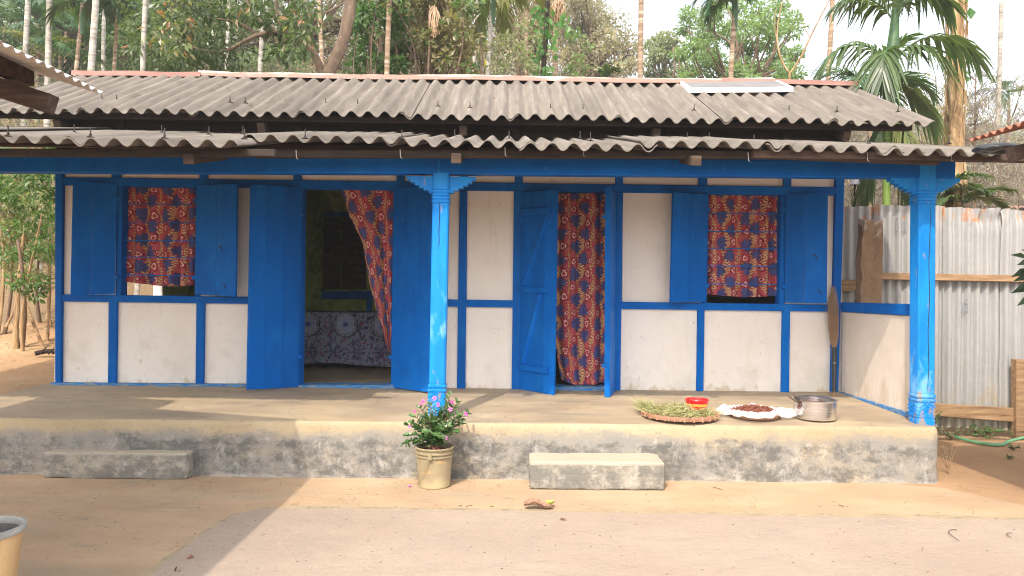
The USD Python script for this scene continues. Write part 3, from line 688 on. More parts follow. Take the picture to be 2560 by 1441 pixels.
for x, y in ((1262, 385), (1458, 386), (1000, 390), (1870, 398), (2168, 398), (2378, 398), (740, 392), (560, 388), (218, 384)):
    p = at(x, y, 5.45); obj(H, 'hook_bolt', tube([p + [0, 0, .05], p + [.004, 0, -.012], p + [.018, 0, -.02]], [.003, .003, .002], 5), M['hook'] if 'hook' in M else M.setdefault('hook', plain('weathered_hook', (.22, .20, .18), .6)))
# ------------------------------------------------------------------ doors and shutters
def leaf_door(name, A, B, nplank, th, battens=False, label=None, latch=None):
    """A: (top, bottom) points of the left edge, B: of the right edge as seen from the yard."""
    d = group_part(H, name, label)
    At, Ab, Bt, Bb = (np.asarray(p, float) for p in (*A, *B))
    def pt(s, t, off=0.0):
        p = (At * (1 - s) + Bt * s) * (1 - t) + (Ab * (1 - s) + Bb * s) * t
        return p + nn * off
    nn = np.cross(Bt - At, Ab - At); nn /= np.linalg.norm(nn)
    if nn[1] > 0: nn = -nn                                            # towards the viewer
    cuts = np.linspace(0, 1, nplank + 1) + np.r_[0, np.random.default_rng(nplank + int(abs(At[0]) * 100)).normal(0, .03, nplank - 1), 0]
    for k in range(nplank):
        a, b = cuts[k] + (.0016 if k else 0), cuts[k + 1] - (.0016 if k < nplank - 1 else 0)
        obj(d, 'plank', slab([pt(a, 0), pt(b, 0), pt(b, 1), pt(a, 1)], th, .0012), M['blue'])
    if battens:
        for (t0, t1) in ((.085, .118), (.480, .508), (.872, .902)):
            q = [pt(.05, t0, .024), pt(.86, t0, .024), pt(.86, t1, .024), pt(.05, t1, .024)]
            obj(d, 'batten', slab(q, .0235, .005), M['blue'])
        for (s0, t0, s1, t1) in ((.80, .122, .12, .476), (.62, .512, .12, .868)):
            a, b = pt(s0, t0, .010), pt(s1, t1, .010); obj(d, 'brace', bar(a, b, .02, .055, .004, up=nn), M['blue'])
    if latch:
        for (s, t) in latch:
            p = pt(s, t, .006); obj(d, 'latch', cat_m([bar(p, p + np.array([.05, 0, 0]), .010, .012, .002), bar(p + np.array([.025, 0, -.01]), p + np.array([.035, -.02, -.04]), .008, .008, .002)]), M['iron'])
    for t in (.14, .85):
        p = pt(.0 if A[0][1] > B[0][1] else 1.0, t, .004); obj(d, 'hinge', box(p[0] - .03, p[0] + .03, p[1] - .006, p[1], p[2] - .018, p[2] + .018, .002), M['blue'])
    return d
Yh = YF - .012
leaf_door('door_leaf', (at(628, 462, 6.98), at(618, 975, 6.98)), (at(753, 468, Yh), at(746, 968, Yh)), 3, .03, latch=[])
leaf_door('door_leaf', (at(986, 469, Yh), at(978, 969, Yh)), (at(1085, 467, 6.95), at(1079, 982, 6.95)), 3, .03)
leaf_door('door_leaf', (at(1304, 481, Yh), at(1298, 973, Yh)), (at(1391, 475, 6.99), at(1383, 988, 6.99)), 3, .03, battens=True, latch=[(.86, .432)])
# nearly edge-on leaf: its free edge comes towards the camera
leaf_door('door_leaf', (at(1513, 469, 6.90), at(1511, 993, 6.90)), (at(1527, 469, 6.885), at(1525, 993, 6.885)), 1, .42)
leaf_door('shutter', (at(182, 454, 7.12), at(176, 738, 7.12)), (at(293, 460, Yh), at(287, 735, Yh)), 2, .026)
leaf_door('shutter', (at(492, 463, Yh), at(487, 736, Yh)), (at(592, 461, 7.14), at(588, 742, 7.14)), 2, .026, latch=[(.60, .56), (.70, .9)])
leaf_door('shutter', (at(1684, 481, 7.13), at(1677, 756, 7.13)), (at(1768, 487, Yh), at(1764, 755, Yh)), 2, .026)
leaf_door('shutter', (at(1965, 486, Yh), at(1961, 757, Yh)), (at(2070, 484, 7.15), at(2067, 759, 7.15)), 2, .026, latch=[(.66, .56), (.78, .88)])
w = group_part(H, 'window')
for y in (510, 555, 601, 643, 688): obj(w, 'window_bar', bar(at(300, y, YW + .015), at(492, y + 2.3, YW + .015), .009, .009, .002), M['blue'])
w = group_part(H, 'window')
for y in (534, 579, 621, 665, 710): obj(w, 'window_bar', bar(at(1764, y, YW + .015), at(1956, y + 1.6, YW + .015), .009, .009, .002), M['blue'])
for x in (650, 740): pass

# ------------------------------------------------------------------ printed cloth
M['cloth'] = printed('printed_curtain_cotton', .9)
def motif(u, v, u0_, v0, ph):
    x, y = u - u0_, v - v0; r = np.hypot(x, y); th = np.arctan2(y, x) + ph
    return r, th
def print_pattern(u, v):
    """Red cotton printed with navy leaves, gold ferns and white-lined blossoms; u, v in metres of cloth."""
    u, v = u / 1.7, v / 1.7
    c = np.empty(u.shape + (3,)); stripe = np.sin(u / .172 * 2 * np.pi + .4) > -.15
    c[:] = np.where(stripe[..., None], [.43, .080, .092], [.30, .045, .057])
    hatch = (np.sin(v / .006 * 2 * np.pi) > .2) & ~stripe
    c[hatch] = [.35, .058, .068]
    P, Q = .205, .158
    i = np.floor(u / P)
    def hsh(a, b, k): return np.modf(np.abs(np.sin(a * 127.1 + b * 311.7 + k * 74.7)) * 4375.85)[0]
    # gold fern strokes, two wandering columns
    for gx0, wd, k in ((.078, .027, 0), (.190, .018, 3)):
        gx = (u - i * P) - (gx0 + .014 * np.sin(v / Q * 2 * np.pi + i + k))
        w_ = np.sin(v * 2 * np.pi / .0165 + np.abs(gx) * 210 + 1.5 * np.sin(v * 31))
        on = (np.abs(gx) < wd * (.75 + .5 * np.sin(v / Q * 2 * np.pi + k))) & (w_ > -.2)
        c[on] = [.40, .26, .105]; c[on & (w_ > .72)] = [.62, .50, .27]
    st = np.abs(((v + .5 * u + .03 * np.sin(u * 40)) % Q) - .03) < .0022
    c[st] = [.30, .19, .07]
    def place(x0, y0, k, ja):                                         # motif centre, jittered from cell to cell
        j = np.floor(v / Q); a_ = hsh(i, j, k); b_ = hsh(i, j, k + 9)
        x = (u - i * P) - x0 - (a_ - .5) * .022; y = (v - j * Q) - y0 - (b_ - .5) * .026
        return np.hypot(x, y), np.arctan2(y, x) + (a_ - .5) * ja
    for x0, y0, Rm, k in ((.150, .042, .036, 1), (.028, .122, .028, 2), (.165, .118, .024, 5)):     # blossoms
        r, t = place(x0, y0, k, 5.0); R = Rm * (.45 + .55 * np.abs(np.cos(1.5 * t)))
        fl = r < R; c[fl] = [.33, .022, .042]; c[fl & (r > .40 * R) & (r < .62 * R) & (r > .006)] = [.72, .52, .44]; c[fl & (r > .86 * R)] = [.12, .03, .06]
    for x0, y0, Rm, k in ((.038, .045, .054, 3), (.118, .112, .050, 4)):     # leaves
        r, t = place(x0, y0, k, 2.2); R = Rm * (.55 + .27 * np.abs(np.cos(1.5 * t)) + .13 * np.cos(9 * t))
        lf = r < R; c[(r >= R) & (r < R + .003)] = [.14, .03, .07]; c[lf] = [.068, .078, .21]
        c[lf & ((np.abs(np.sin(1.5 * t + 1.57)) < .07) | (np.sin(r * 800 + 3 * t) > .7))] = [.045, .05, .145]
    return c

def curtain(name, label, rows, Y, wf, nf, amp, res=.006, group=None, bottom=None, ph=0.0, lean=0.0, vo=0.0, uo=0.0):
    rows = np.array(rows, float)
    y0, y1 = rows[0, 0], rows[-1, 0]
    Hm = (y1 - y0) / FPX * Y; Wm = np.max(rows[:, 2] - rows[:, 1]) / FPX * Y * 1.25
    nv, nu = int(Hm / res) + 1, int(Wm / res) + 1
    t = np.linspace(0, 1, nv); s = np.linspace(0, 1, nu); S, T = np.meshgrid(s, t, indexing='ij')
    py = y0 + (y1 - y0) * T
    xl = np.interp(py, rows[:, 0], rows[:, 1]); xr = np.interp(py, rows[:, 0], rows[:, 2])
    if bottom is not None: py = py + T ** 6 * np.interp(S, np.linspace(0, 1, len(bottom)), bottom)
    wav = S * nf * 2 * np.pi + .9 * np.sin(S * 9 + ph) + .8 * np.sin(T * 3 + S * 5 + ph)
    nz = meshkit.fbm(np.stack([S * 7, T * 2.2, 0 * S + ph], -1), 3, 4) - .5
    dep = amp * (.45 + .55 * T) * np.sin(wav) + amp * .5 * np.sin(wav * .47 + 1) + nz * amp * 1.5
    px = xl + (xr - xl) * (S + .35 / (nf * 2 * np.pi) * np.cos(wav) * np.minimum(1, np.minimum(S, 1 - S) * 12))
    P = at(1280, 720, Y)
    d = fw + ((px - 1280) / FPX)[..., None] * RT + ((720.5 - py) / FPX)[..., None] * UP
    V = d * ((Y) / d[..., 1])[..., None] + np.array([0, 0, EYE])
    V[..., 1] += dep
    q = np.stack(np.meshgrid(np.arange(nu - 1), np.arange(nv - 1), indexing='ij'), -1).reshape(-1, 2)
    i, j = q[:, 0], q[:, 1]
    F = np.stack([i * nv + j, i * nv + j + 1, (i + 1) * nv + j + 1, (i + 1) * nv + j], 1)
    col = print_pattern(S * wf + uo + .1, T * Hm + vo + lean * S)
    obj(None, name, (V.reshape(-1, 3), tri(F)), M['cloth'], smooth=True, col=col.reshape(-1, 3), label=label, cat='curtain', group='red printed curtains of the house')
curtain('door_curtain', 'red printed curtain drawn aside to the right in the wide open doorway', [(474, 852, 990), (540, 873, 988), (605, 905, 986), (700, 921, 984), (760, 935, 983), (820, 952, 981), (860, 964, 980), (885, 975, 982)], YW + .07, .72, 4, .030, lean=.10, ph=1.2)
curtain('door_curtain', 'red printed curtain hanging straight down in the narrow doorway', [(484, 1386, 1520), (700, 1384, 1520), (860, 1388, 1516), (930, 1398, 1512), (961, 1404, 1510)], YW + .04, .80, 5, .032, bottom=[-12, 0, 2, 0, -4], ph=3.1, vo=.05)
curtain('window_curtain', 'red printed curtain behind the bars of the far left window', [(460, 298, 495), (600, 298, 495), (713, 299, 494)], YW + .10, 1.05, 6, .034, bottom=[-10, -4, 2, 4, 0], ph=5.0, vo=.02, uo=.03)
curtain('window_curtain', 'red printed curtain behind the bars of the window beside the broom', [(486, 1762, 1958), (620, 1762, 1958), (742, 1763, 1956)], YW + .10, 1.05, 6, .034, bottom=[-6, -2, 2, 0, -3], ph=.4, vo=.09, uo=.11)
for x0, x1, y in ((846, 990, 475), (1385, 1520, 484)): pass

# ------------------------------------------------------------------ bed in the room
BX0, BX1, BY0 = -2.6, -.45, 8.98
bed = thing('bed', 'wooden bed standing against the green wall inside the open room', 'bed', (BX0, BY0, .5))
for (x, y) in ((.05, .05), (BX1 - BX0 - .05, .05), (.05, 1.2), (BX1 - BX0 - .05, 1.2)): obj(bed, 'leg', box(x - .035, x + .035, y - .035, y + .035, 0, .45, .005), M['wood_dark'])
obj(bed, 'bed_frame', box(0, BX1 - BX0, 0, 1.25, .45, .56, .005), M['wood_dark'])
obj(bed, 'mattress', box(.02, BX1 - BX0 - .02, .01, 1.22, .562, .70, .03), plain('mattress_cotton', (.35, .33, .32), .9))
M['spread'] = printed('printed_bedspread', .9)
def spread_pattern(u, v):
    c = np.empty(u.shape + (3,)); c[:] = [.23, .25, .35]
    navy, red = np.array([.050, .05, .125]), np.array([.26, .05, .08])
    n = meshkit.fbm(np.stack([u * 17, v * 17, 0 * u], -1), 3, 9); n2 = meshkit.fbm(np.stack([u * 44 + 5, v * 44, 0 * u], -1), 2, 19)
    x, y = (u % .30) - .15, (v % .30) - .20
    r, t = np.hypot(x, y), np.arctan2(y, x)
    pet = r < .12 * (.6 + .3 * np.cos(6 * t) + .1 * np.cos(12 * t)); c[pet & (np.sin(r * 260) > -.2)] = navy
    c[(np.abs(n - .5) < .016)] = navy; c[(n > .60) & (n2 > .46)] = [.09, .095, .19]; c[(n < .36) & (n2 < .5)] = navy
    c[(n > .56) & (n < .575)] = red; c[(n2 > .76)] = red
    x, y = ((u + .11) % .475) - .2375, v - .155
    r, t = np.hypot(x, y), np.arctan2(y, x)
    r = r * .86; med = r < .135; c[med] = [.40, .42, .54]
    c[(r < .135) & (r > .125)] = [.03, .03, .05]; c[(r < .122) & (r > .092) & (np.sin(t * 34) > -.1)] = [.03, .03, .05]
    c[(r < .084) & (np.sin(r * 330) > .0)] = [.12, .15, .32]; c[r < .03] = [.06, .08, .24]
    return c
nu, nv = 300, 110
S, T = np.meshgrid(np.linspace(0, 1, nu), np.linspace(0, 1, nv), indexing='ij')
Lx = BX1 - BX0; drop = .66; topd = .62; arc = T * (topd + drop)
zz = np.where(arc < drop, .06 + arc + .02 * np.sin(S * 9) * np.clip(1 - arc / .2, 0, 1), .06 + drop + .006 * np.sin(S * 30))
yy = np.where(arc < drop, -.03 - .016 * np.sin(S * 40 + 2 * np.sin(S * 9)) * np.clip(1 - arc / drop, 0, 1), (arc - drop) - .03)
obj(None, 'bedspread', (np.stack([BX0 + S * Lx, BY0 + yy, .5 + zz], -1).reshape(-1, 3), tri(np.stack([(a := np.add.outer(np.arange(nu - 1) * nv, np.arange(nv - 1))).ravel(), (a + nv).ravel(), (a + nv + 1).ravel(), (a + 1).ravel()], 1))), M['spread'], smooth=True,
    col=spread_pattern(S * Lx, drop - arc + 0 * S).reshape(-1, 3), label='white bedspread printed with navy medallions and paisley, draped over the bed', cat='bedspread')

# ------------------------------------------------------------------ concrete steps
def block(name, label, pix_top_l, x0, x1, y0, y1, h, seed):
    nx, ny, nz_ = 60, 24, 16
    m = trimesh.creation.box((x1 - x0, y1 - y0, h)); m = m.subdivide_to_size(.035, 12)
    v = np.array(m.vertices); v[:, 0] += (x0 + x1) / 2; v[:, 1] += (y0 + y1) / 2; v[:, 2] += h / 2
    c = np.array([(x0 + x1) / 2, (y0 + y1) / 2, h / 2]); hs = np.array([(x1 - x0) / 2, (y1 - y0) / 2, h / 2])
    d = (v - c) / hs; rad = .022
    inner = np.clip(v - c, -(hs - rad), hs - rad); off = (v - c) - inner; ln = np.linalg.norm(off, axis=1, keepdims=True)
    v = c + inner + np.where(ln > 1e-9, off / np.maximum(ln, 1e-9) * np.minimum(ln, rad), 0)
    nn = np.where(ln > 1e-9, off / np.maximum(ln, 1e-9), 0)
    v = v + nn * ((meshkit.fbm(v * 7, 4, seed) - .5) * .02 + (meshkit.fbm(v * 30, 2, seed + 3) - .5) * .006)[:, None]
    v[:, 2] = np.maximum(v[:, 2], -.02)
    obj(None, name, (v, np.array(m.faces)), M['cement_grey'], smooth=50, label=label, cat='step', group='concrete steps before the plinth')
a, b = onz(117, 1192, 0), onz(458, 1205, 0)
block('concrete_step', 'grey mouldy concrete step at the foot of the plinth in the shade on the left', None, a[0], b[0], (a[1] + b[1]) / 2, 5.70, .205, 3)
a, b = onz(1324, 1222, 0), onz(1665, 1231, 0)
block('concrete_step', 'sunlit concrete step below the narrow doorway', None, a[0], b[0], (a[1] + b[1]) / 2, 5.70, .215, 9)

# ------------------------------------------------------------------ solar panel on the roof
pA, pB, pC, pD = at(1722, 222, 8.05), at(1985, 219, 8.05), at(1932, 197, 8.86), at(1692, 198, 8.86)
sp = thing('solar_panel', 'solar panel in a white frame propped on the corrugated roof', 'solar panel', pA)
nS = np.cross(pB - pA, pD - pA); nS /= np.linalg.norm(nS)
def quadbox(q, up, down):
    q = np.asarray(q) - pA; return hexa(q - nS * down, q + nS * up)
ex, ey = (pB - pA), (pD - pA)
def sq(u0_, v0_, u1, v1): return [pA + ex * u0_ + ey * v0_, pA + ex * u1 + ey * v0_, pA + ex * u1 + ey * v1, pA + ex * u0_ + ey * v1]
for r in ((0, 0, 1, .035), (0, .965, 1, 1), (0, .036, .03, .964), (.97, .036, 1, .964)): obj(sp, 'frame_bar', quadbox(sq(*r), .004, .050), M['alu'])
M['pv'] = layered('solar_cells', ((8, 8, 8), [(.3, (.15, .14, .14)), (.7, (.20, .19, .185))], 3), rough=.5, spec=.22)
obj(sp, 'cell_sheet', quadbox(sq(.031, .036, .969, .964), -.004, .012), M['pv'])
obj(sp, 'mounting_board', slab([p - pA for p in pxq(1778, 225, 1928, 236, 8.12)], .05), M['rust'])

# ------------------------------------------------------------------ things on the porch
def onfloor(x, y):
    z = .455
    for _ in range(5): p = onz(x, y, z); z = float(floor_z(p[1]))
    return p
rng = np.random.default_rng(11)
# broom
b0, b1, b2, b3 = at(2085, 990, 7.10), at(2086, 872, 7.20), at(2083, 790, 7.25), at(2083, 716, 7.27)
br = thing('broom', 'straw broom with a black wrapped handle leaning against the corner of the wall', 'broom', b0)
obj(br, 'handle', tube([b0 + (b1 - b0) * .08 - b0, (b1 - b0) * .5, b1 - b0 + (b1 - b0) * .02], [.021, .023, .025], 12), layered('black_wrap', ((30, 30, 12), [(.55, (.012, .012, .013)), (.64, (.03, .03, .03)), (.70, (.30, .30, .26))], 3), rough=.4, coord='object'))
for k in range(5):
    an = k * 1.256; o = np.array([.011 * math.cos(an), .011 * math.sin(an), 0]); obj(br, 'cane_end', tube([o, o + (b1 - b0) * .085], [.008, .008], 6), M['wood_pale'])
bris = []
for k in range(190):
    an, rr = rng.uniform(0, 2 * np.pi), rng.uniform(.0, 1) ** .5
    o = np.array([math.cos(an) * rr, math.sin(an) * rr * .6, 0]); e = rng.uniform(.55, 1.04)
    tip = b3 + (b2 - b3) * (1 - e) * .9 - b0
    bris.append(tube(curve([b1 - b0 + o * .018, (b1 + b2) / 2 - b0 + o * .052, b2 - b0 + o * (.064 * rng.uniform(.55, 1.15) + (.03 if k % 11 == 0 else 0)), tip + o * (.055 * (1.25 - e) + .008) + rng.normal(0, .004, 3)], 7), [.0015, .0014, .0014, .0013, .0012, .0009, .0005], 3, cap=False))
M['straw_brown'] = leafmat('broom_straw', [(.20, .11, .065), (.32, .20, .12), (.44, .29, .18), (.56, .40, .26)], .1, .8)
obj(br, 'bristles', cat_m(bris), M['straw_brown'])

# winnowing tray with cut grass and the red bowl
tc = onfloor(1690, 1036); tc[1] = 5.99; tc[2] = float(floor_z(5.9)) + .004
tray = thing('winnowing_tray', 'round woven bamboo tray heaped with drying grass at the porch edge', 'tray', tc)
M['weave'] = layered('woven_bamboo', ((40, 40, 40), [(.3, (.20, .095, .055)), (.7, (.34, .18, .105))], 3), rough=.7, bump=[(90, .004, .7)], coord='object')
obj(tray, 'tray_base', lathe([(0, .004), (.26, .008), (.295, .022), (.30, .03), (.296, .034), (.27, .016), (0, .012)], 48), M['weave'], smooth=40)
obj(tray, 'rim', lathe([(.296, .012), (.316, .014), (.320, .034), (.314, .048), (.298, .048), (.294, .03), (.296, .012)], 56), M['weave'], smooth=40)
for k in range(26):
    a_ = k / 26 * 2 * np.pi; c_ = np.array([.308 * math.cos(a_), .308 * math.sin(a_), .03]); t_ = np.array([-math.sin(a_), math.cos(a_), 0])
    obj(tray, 'rim_tie', bar(c_ - np.array([0, 0, .021]), c_ + np.array([0, 0, .021]), .030, .010, .002, up=t_), M['rimtie'] if 'rimtie' in M else M.setdefault('rimtie', plain('pinkish_cane', (.42, .17, .12), .7)))
blades = []
for k in range(1500):
    a_, r_ = rng.uniform(0, 2 * np.pi), .30 * rng.uniform(0, 1) ** .55
    if k < 170: a_ = rng.normal(2.7, .22); r_ = rng.uniform(.22, .33)
    p = np.array([r_ * math.cos(a_), r_ * math.sin(a_), .02 + rng.uniform(0, .075) * (1.0 - (r_ / .33) ** 2 * .75) + (.02 if k < 170 else 0)])
    th = rng.uniform(0, np.pi * 2) if k >= 170 else rng.normal(2.7, .5)
    L = rng.uniform(.05, .15); d = np.array([math.cos(th), math.sin(th), rng.normal(.06, .22) + (.35 if k < 170 else 0)])
    w_ = rng.uniform(.0014, .003); s_ = np.array([-math.sin(th), math.cos(th), rng.normal(0, .5)]) * w_
    m_ = p + d * L * .5 + np.array([0, 0, .012]); e_ = p + d * L
    blades.append((np.array([p - s_, p + s_, m_ + s_, m_ - s_, e_]), np.array([[0, 1, 2], [0, 2, 3], [3, 2, 4]])))
v, f = cat_m(blades); v[:, 2] = np.maximum(v[:, 2], .014)
M['hay'] = leafmat('drying_grass', [(.36, .32, .16), (.44, .39, .21), (.29, .29, .12), (.52, .46, .27), (.22, .235, .09)], .2, .7)
obj(None, 'dried_grass', (v + tc, f), M['hay'], label='pale green cut grass spread to dry on the woven tray', cat='grass', kind='stuff')
bc = tc + np.array([.165, .07, .055])
bowl = thing('red_bowl', 'small red plastic bowl standing in the grass on the tray', 'bowl', bc)
M['redplastic'] = plain('red_plastic', (.62, .012, .016), .35, var=.06)
obj(bowl, 'body', lathe([(0, 0), (.075, 0), (.080, .01), (.092, .082), (.088, .082), (.076, .012), (0, .008)], 40), M['redplastic'], smooth=40)
obj(bowl, 'rim', lathe([(.0922, .070), (.0955, .072), (.0985, .084), (.095, .090), (.088, .089), (.0865, .083)], 40), M['redplastic'], smooth=40)
obj(bowl, 'band', lathe([(.0868, .032), (.0886, .034), (.0898, .052), (.0886, .054)], 40), plain('orange_print', (.80, .22, .03), .4))

# plastic sheet holding dried chillies
pc = np.array([at(1886, 1035, 6.02)[0], 6.03, float(floor_z(6.0)) + .004])
nr, nt = 26, 120
R_, Tt = np.meshgrid(np.linspace(0, 1, nr), np.arange(nt) / nt * 2 * np.pi, indexing='ij')
out = .315 * (1 + .11 * np.cos(4 * Tt + .9) + .06 * np.cos(3 * Tt) + .02 * np.cos(11 * Tt))
rr = R_ * out
prof = np.interp(R_, [0, .55, .70, .84, .93, 1.0], [.045, .045, .05, .074, .060, .03])
crk_ = (meshkit.fbm(np.stack([np.cos(Tt) * 3.2 * (R_ + .3), np.sin(Tt) * 3.2 * (R_ + .3), 0 * R_], -1), 4, 2) - .5)
fld = (.004 * np.sin(Tt * 8 + 3 * np.sin(Tt * 2 + 1)) + .003 * np.sin(Tt * 17 + 4 * np.sin(Tt * 3))) * np.clip((R_ - .5) * 2.4, 0, 1)
zz = np.maximum(.003, prof + crk_ * .05 * np.clip(R_ * 1.5 - .35, 0, 1) + fld)
rr = rr * np.interp(R_, [0, .84, 1], [1, 1, .99])
V = np.stack([rr * np.cos(Tt), rr * np.sin(Tt) * .80, zz], -1).reshape(-1, 3)
i, j = np.meshgrid(np.arange(nr - 1), np.arange(nt), indexing='ij')
q = np.stack([i * nt + j, (i + 1) * nt + j, (i + 1) * nt + (j + 1) % nt, i * nt + (j + 1) % nt], -1).reshape(-1, 4)
N = {'p': ('principled_bsdf', {'base_color': (.60, .59, .60), 'roughness': .22, 'specular_ior_level': .6}), 't': ('transparent_bsdf', {'color': (.95, .95, .96)}), 'x': ('mix_closure', {'fac': .42}), 'tl': ('translucent_bsdf', {'color': (.8, .79, .8)}), 'y': ('mix_closure', {'fac': .3})}
M['poly'] = usdkit.material(stage, '/World/Looks/milky_polythene', N, [('p.BSDF', 'y.closure1'), ('tl.BSDF', 'y.closure2'), ('y.closure', 'x.closure1'), ('t.BSDF', 'x.closure2')], surface='x.closure')
obj(None, 'plastic_sheet', (V + pc, tri(q)), M['poly'], smooth=35, label='crumpled milky plastic sheet holding dried chillies between tray and steel pot', cat='plastic sheet')
obj(None, 'flat_tray', tuple(x if k else x + pc for k, x in enumerate(lathe([(0, 0), (.19, 0), (.225, .036), (.22, .04), (.185, .006), (0, .006)], 40))), M['weave'], smooth=40, label='low tray under the plastic sheet with the chillies', cat='tray')
def chillies(n, rx, ry, z0, h, seed):
    g = np.random.default_rng(seed); out = []
    for k in range(n):
        a_, r_ = g.uniform(0, 2 * np.pi), g.uniform(0, 1) ** .55
        p = np.array([rx * r_ * math.cos(a_), ry * r_ * math.sin(a_), z0 + h * (1 - r_ ** 2) * g.uniform(.2, 1)])
        th, L = g.uniform(0, 2 * np.pi), g.uniform(.014, .026); d = np.array([math.cos(th), math.sin(th), g.normal(0, .4)])
        out.append(tube([p, p + d * L * .5 + [0, 0, .003], p + d * L], [.0045, .0042, .001], 5, cap=False))
    return cat_m(out)
M['chilli'] = leafmat('dried_chilli', [(.10, .028, .018), (.15, .045, .028), (.20, .068, .042), (.075, .022, .015)], .0, .5)
v, f = chillies(1100, .185, .12, .048, .05, 4)
obj(None, 'dried_chillies', (v + pc + np.array([.0, 0, 0]), f), M['chilli'], label='heap of dark red dried chillies on the plastic sheet', cat='chillies', kind='stuff')

# steel pot
ppx = at(2037, 1030, 5.98); pc2 = np.array([ppx[0], 5.98, float(floor_z(5.98)) + .004])
pot = thing('steel_pot', 'shiny round stainless steel pot at the right end of the porch edge', 'pot', pc2)
obj(pot, 'body', lathe([(0, 0), (.150, 0), (.164, .005), (.170, .02), (.172, .145), (.1715, .158), (.168, .158), (.1665, .03), (.155, .012), (0, .009)], 72), M['steel'], smooth=40)
obj(pot, 'rim', lathe([(.1712, .155), (.186, .160), (.188, .164), (.184, .167), (.168, .1625), (.168, .1585)], 72), M['steel'], smooth=40)
v, f = chillies(300, .15, .15, .06, .045, 8)
M['chilli_red'] = leafmat('red_chilli', [(.45, .05, .02), (.60, .09, .03), (.30, .03, .02), (.55, .16, .05)], .0, .45)
obj(None, 'red_chillies', (v + pc2, f), M['chilli_red'], label='orange red chillies lying inside the steel pot', cat='chillies', kind='stuff')
tw = []
for k in range(16):
    s_ = np.array([-.10 + rng.normal(0, .02), rng.normal(-.03, .05), .10]); e_ = np.array([-.19 + rng.normal(0, .03), s_[1] + rng.normal(0, .05), .175 + rng.uniform(-.01, .03)])
    tw.append(tube([s_, (s_ + e_) / 2 + rng.normal(0, .008, 3), e_], [.003, .003, .0015], 4))
obj(None, 'dry_stalks', (lambda x: (x[0] + pc2, x[1]))(cat_m(tw)), M['wood_brown'], label='dry dark stalks sticking out over the rim of the steel pot', cat='stalks', kind='stuff')

# ------------------------------------------------------------------ bucket with periwinkle
def leafgeo(c, a, n, L, W, fold=.12, droop=.15):
    """Leaves as folded blades of four triangles: arrays of base points, directions, normals, lengths, widths."""
    c, a, n = (np.asarray(x, float) for x in (c, a, n)); L, W = np.asarray(L, float), np.asarray(W, float)
    a = a / np.linalg.norm(a, axis=1, keepdims=True); s = np.cross(a, n); s /= np.linalg.norm(s, axis=1, keepdims=True) + 1e-9; n = np.cross(s, a)
    Lc, Wc = L[:, None], W[:, None]
    mid = c + a * Lc * .5
    V = np.stack([c, mid + s * Wc / 2 + n * Wc * fold, mid - n * Wc * fold, mid - s * Wc / 2 + n * Wc * fold, c + a * Lc - n * Lc * droop], 1)
    k = np.arange(len(c))[:, None, None] * 5
    F = (k + np.array([[0, 1, 2], [0, 2, 3], [1, 4, 2], [2, 4, 3]])[None]).reshape(-1, 3)
    return V.reshape(-1, 3), F
def leafgeo2(c, a, n, L, W):
    a = a / np.linalg.norm(a, axis=1, keepdims=True); s = np.cross(a, n); s /= np.linalg.norm(s, axis=1, keepdims=True) + 1e-9
    Lc, Wc = np.asarray(L)[:, None], np.asarray(W)[:, None]
    V = np.stack([c, c + a * Lc * .45 + s * Wc / 2, c + a * Lc, c + a * Lc * .45 - s * Wc / 2], 1)
    k = np.arange(len(c))[:, None, None] * 4
    return V.reshape(-1, 3), (k + np.array([[0, 1, 2], [0, 2, 3]])[None]).reshape(-1, 3)
def leafround(c, a, n, L, W, fold=.12, droop=.15):
    a = a / np.linalg.norm(a, axis=1, keepdims=True); s = np.cross(a, n); s /= np.linalg.norm(s, axis=1, keepdims=True) + 1e-9; n = np.cross(s, a)
    Lc, Wc = np.asarray(L)[:, None], np.asarray(W)[:, None]
    def P_(t, w_, z): return c + a * Lc * t + s * Wc * w_ / 2 + n * Wc * z - n * Lc * droop * t * t
    V = np.stack([P_(0, 0, 0), P_(.3, .82, fold), P_(.65, .95, fold), P_(.9, .5, fold * .5), P_(1.0, 0, 0), P_(.9, -.5, fold * .5), P_(.65, -.95, fold), P_(.3, -.82, fold), P_(.35, 0, -fold * .4), P_(.7, 0, -fold * .3)], 1)
    k = np.arange(len(c))[:, None, None] * 10
    F = (k + np.array([[0, 1, 8], [1, 2, 9], [1, 9, 8], [2, 3, 9], [3, 4, 9], [0, 8, 7], [7, 8, 9], [7, 9, 6], [6, 9, 5], [5, 9, 4]])[None]).reshape(-1, 3)
    return V.reshape(-1, 3), F
def add_leaves(par, c, a, n, L, W, mat, nmax=300, stuff='foliage', rel=(0, 0, 0), name='leaf', geo=None, **k):
    geo = geo or leafgeo
    """The nmax leaves nearest the yard as parts of their own, the rest as one part."""
    c = np.asarray(c) - np.asarray(rel); order = np.argsort(c[:, 1] - 6 * np.asarray(L)); own, rest = order[:nmax], order[nmax:]
    for q_ in own:
        obj(par, name, geo(c[q_:q_ + 1], a[q_:q_ + 1], n[q_:q_ + 1], L[q_:q_ + 1], W[q_:q_ + 1], **k), mat)
    if len(rest): obj(par, stuff, geo(c[rest], a[rest], n[rest], L[rest], W[rest], **k), mat, kind='stuff')

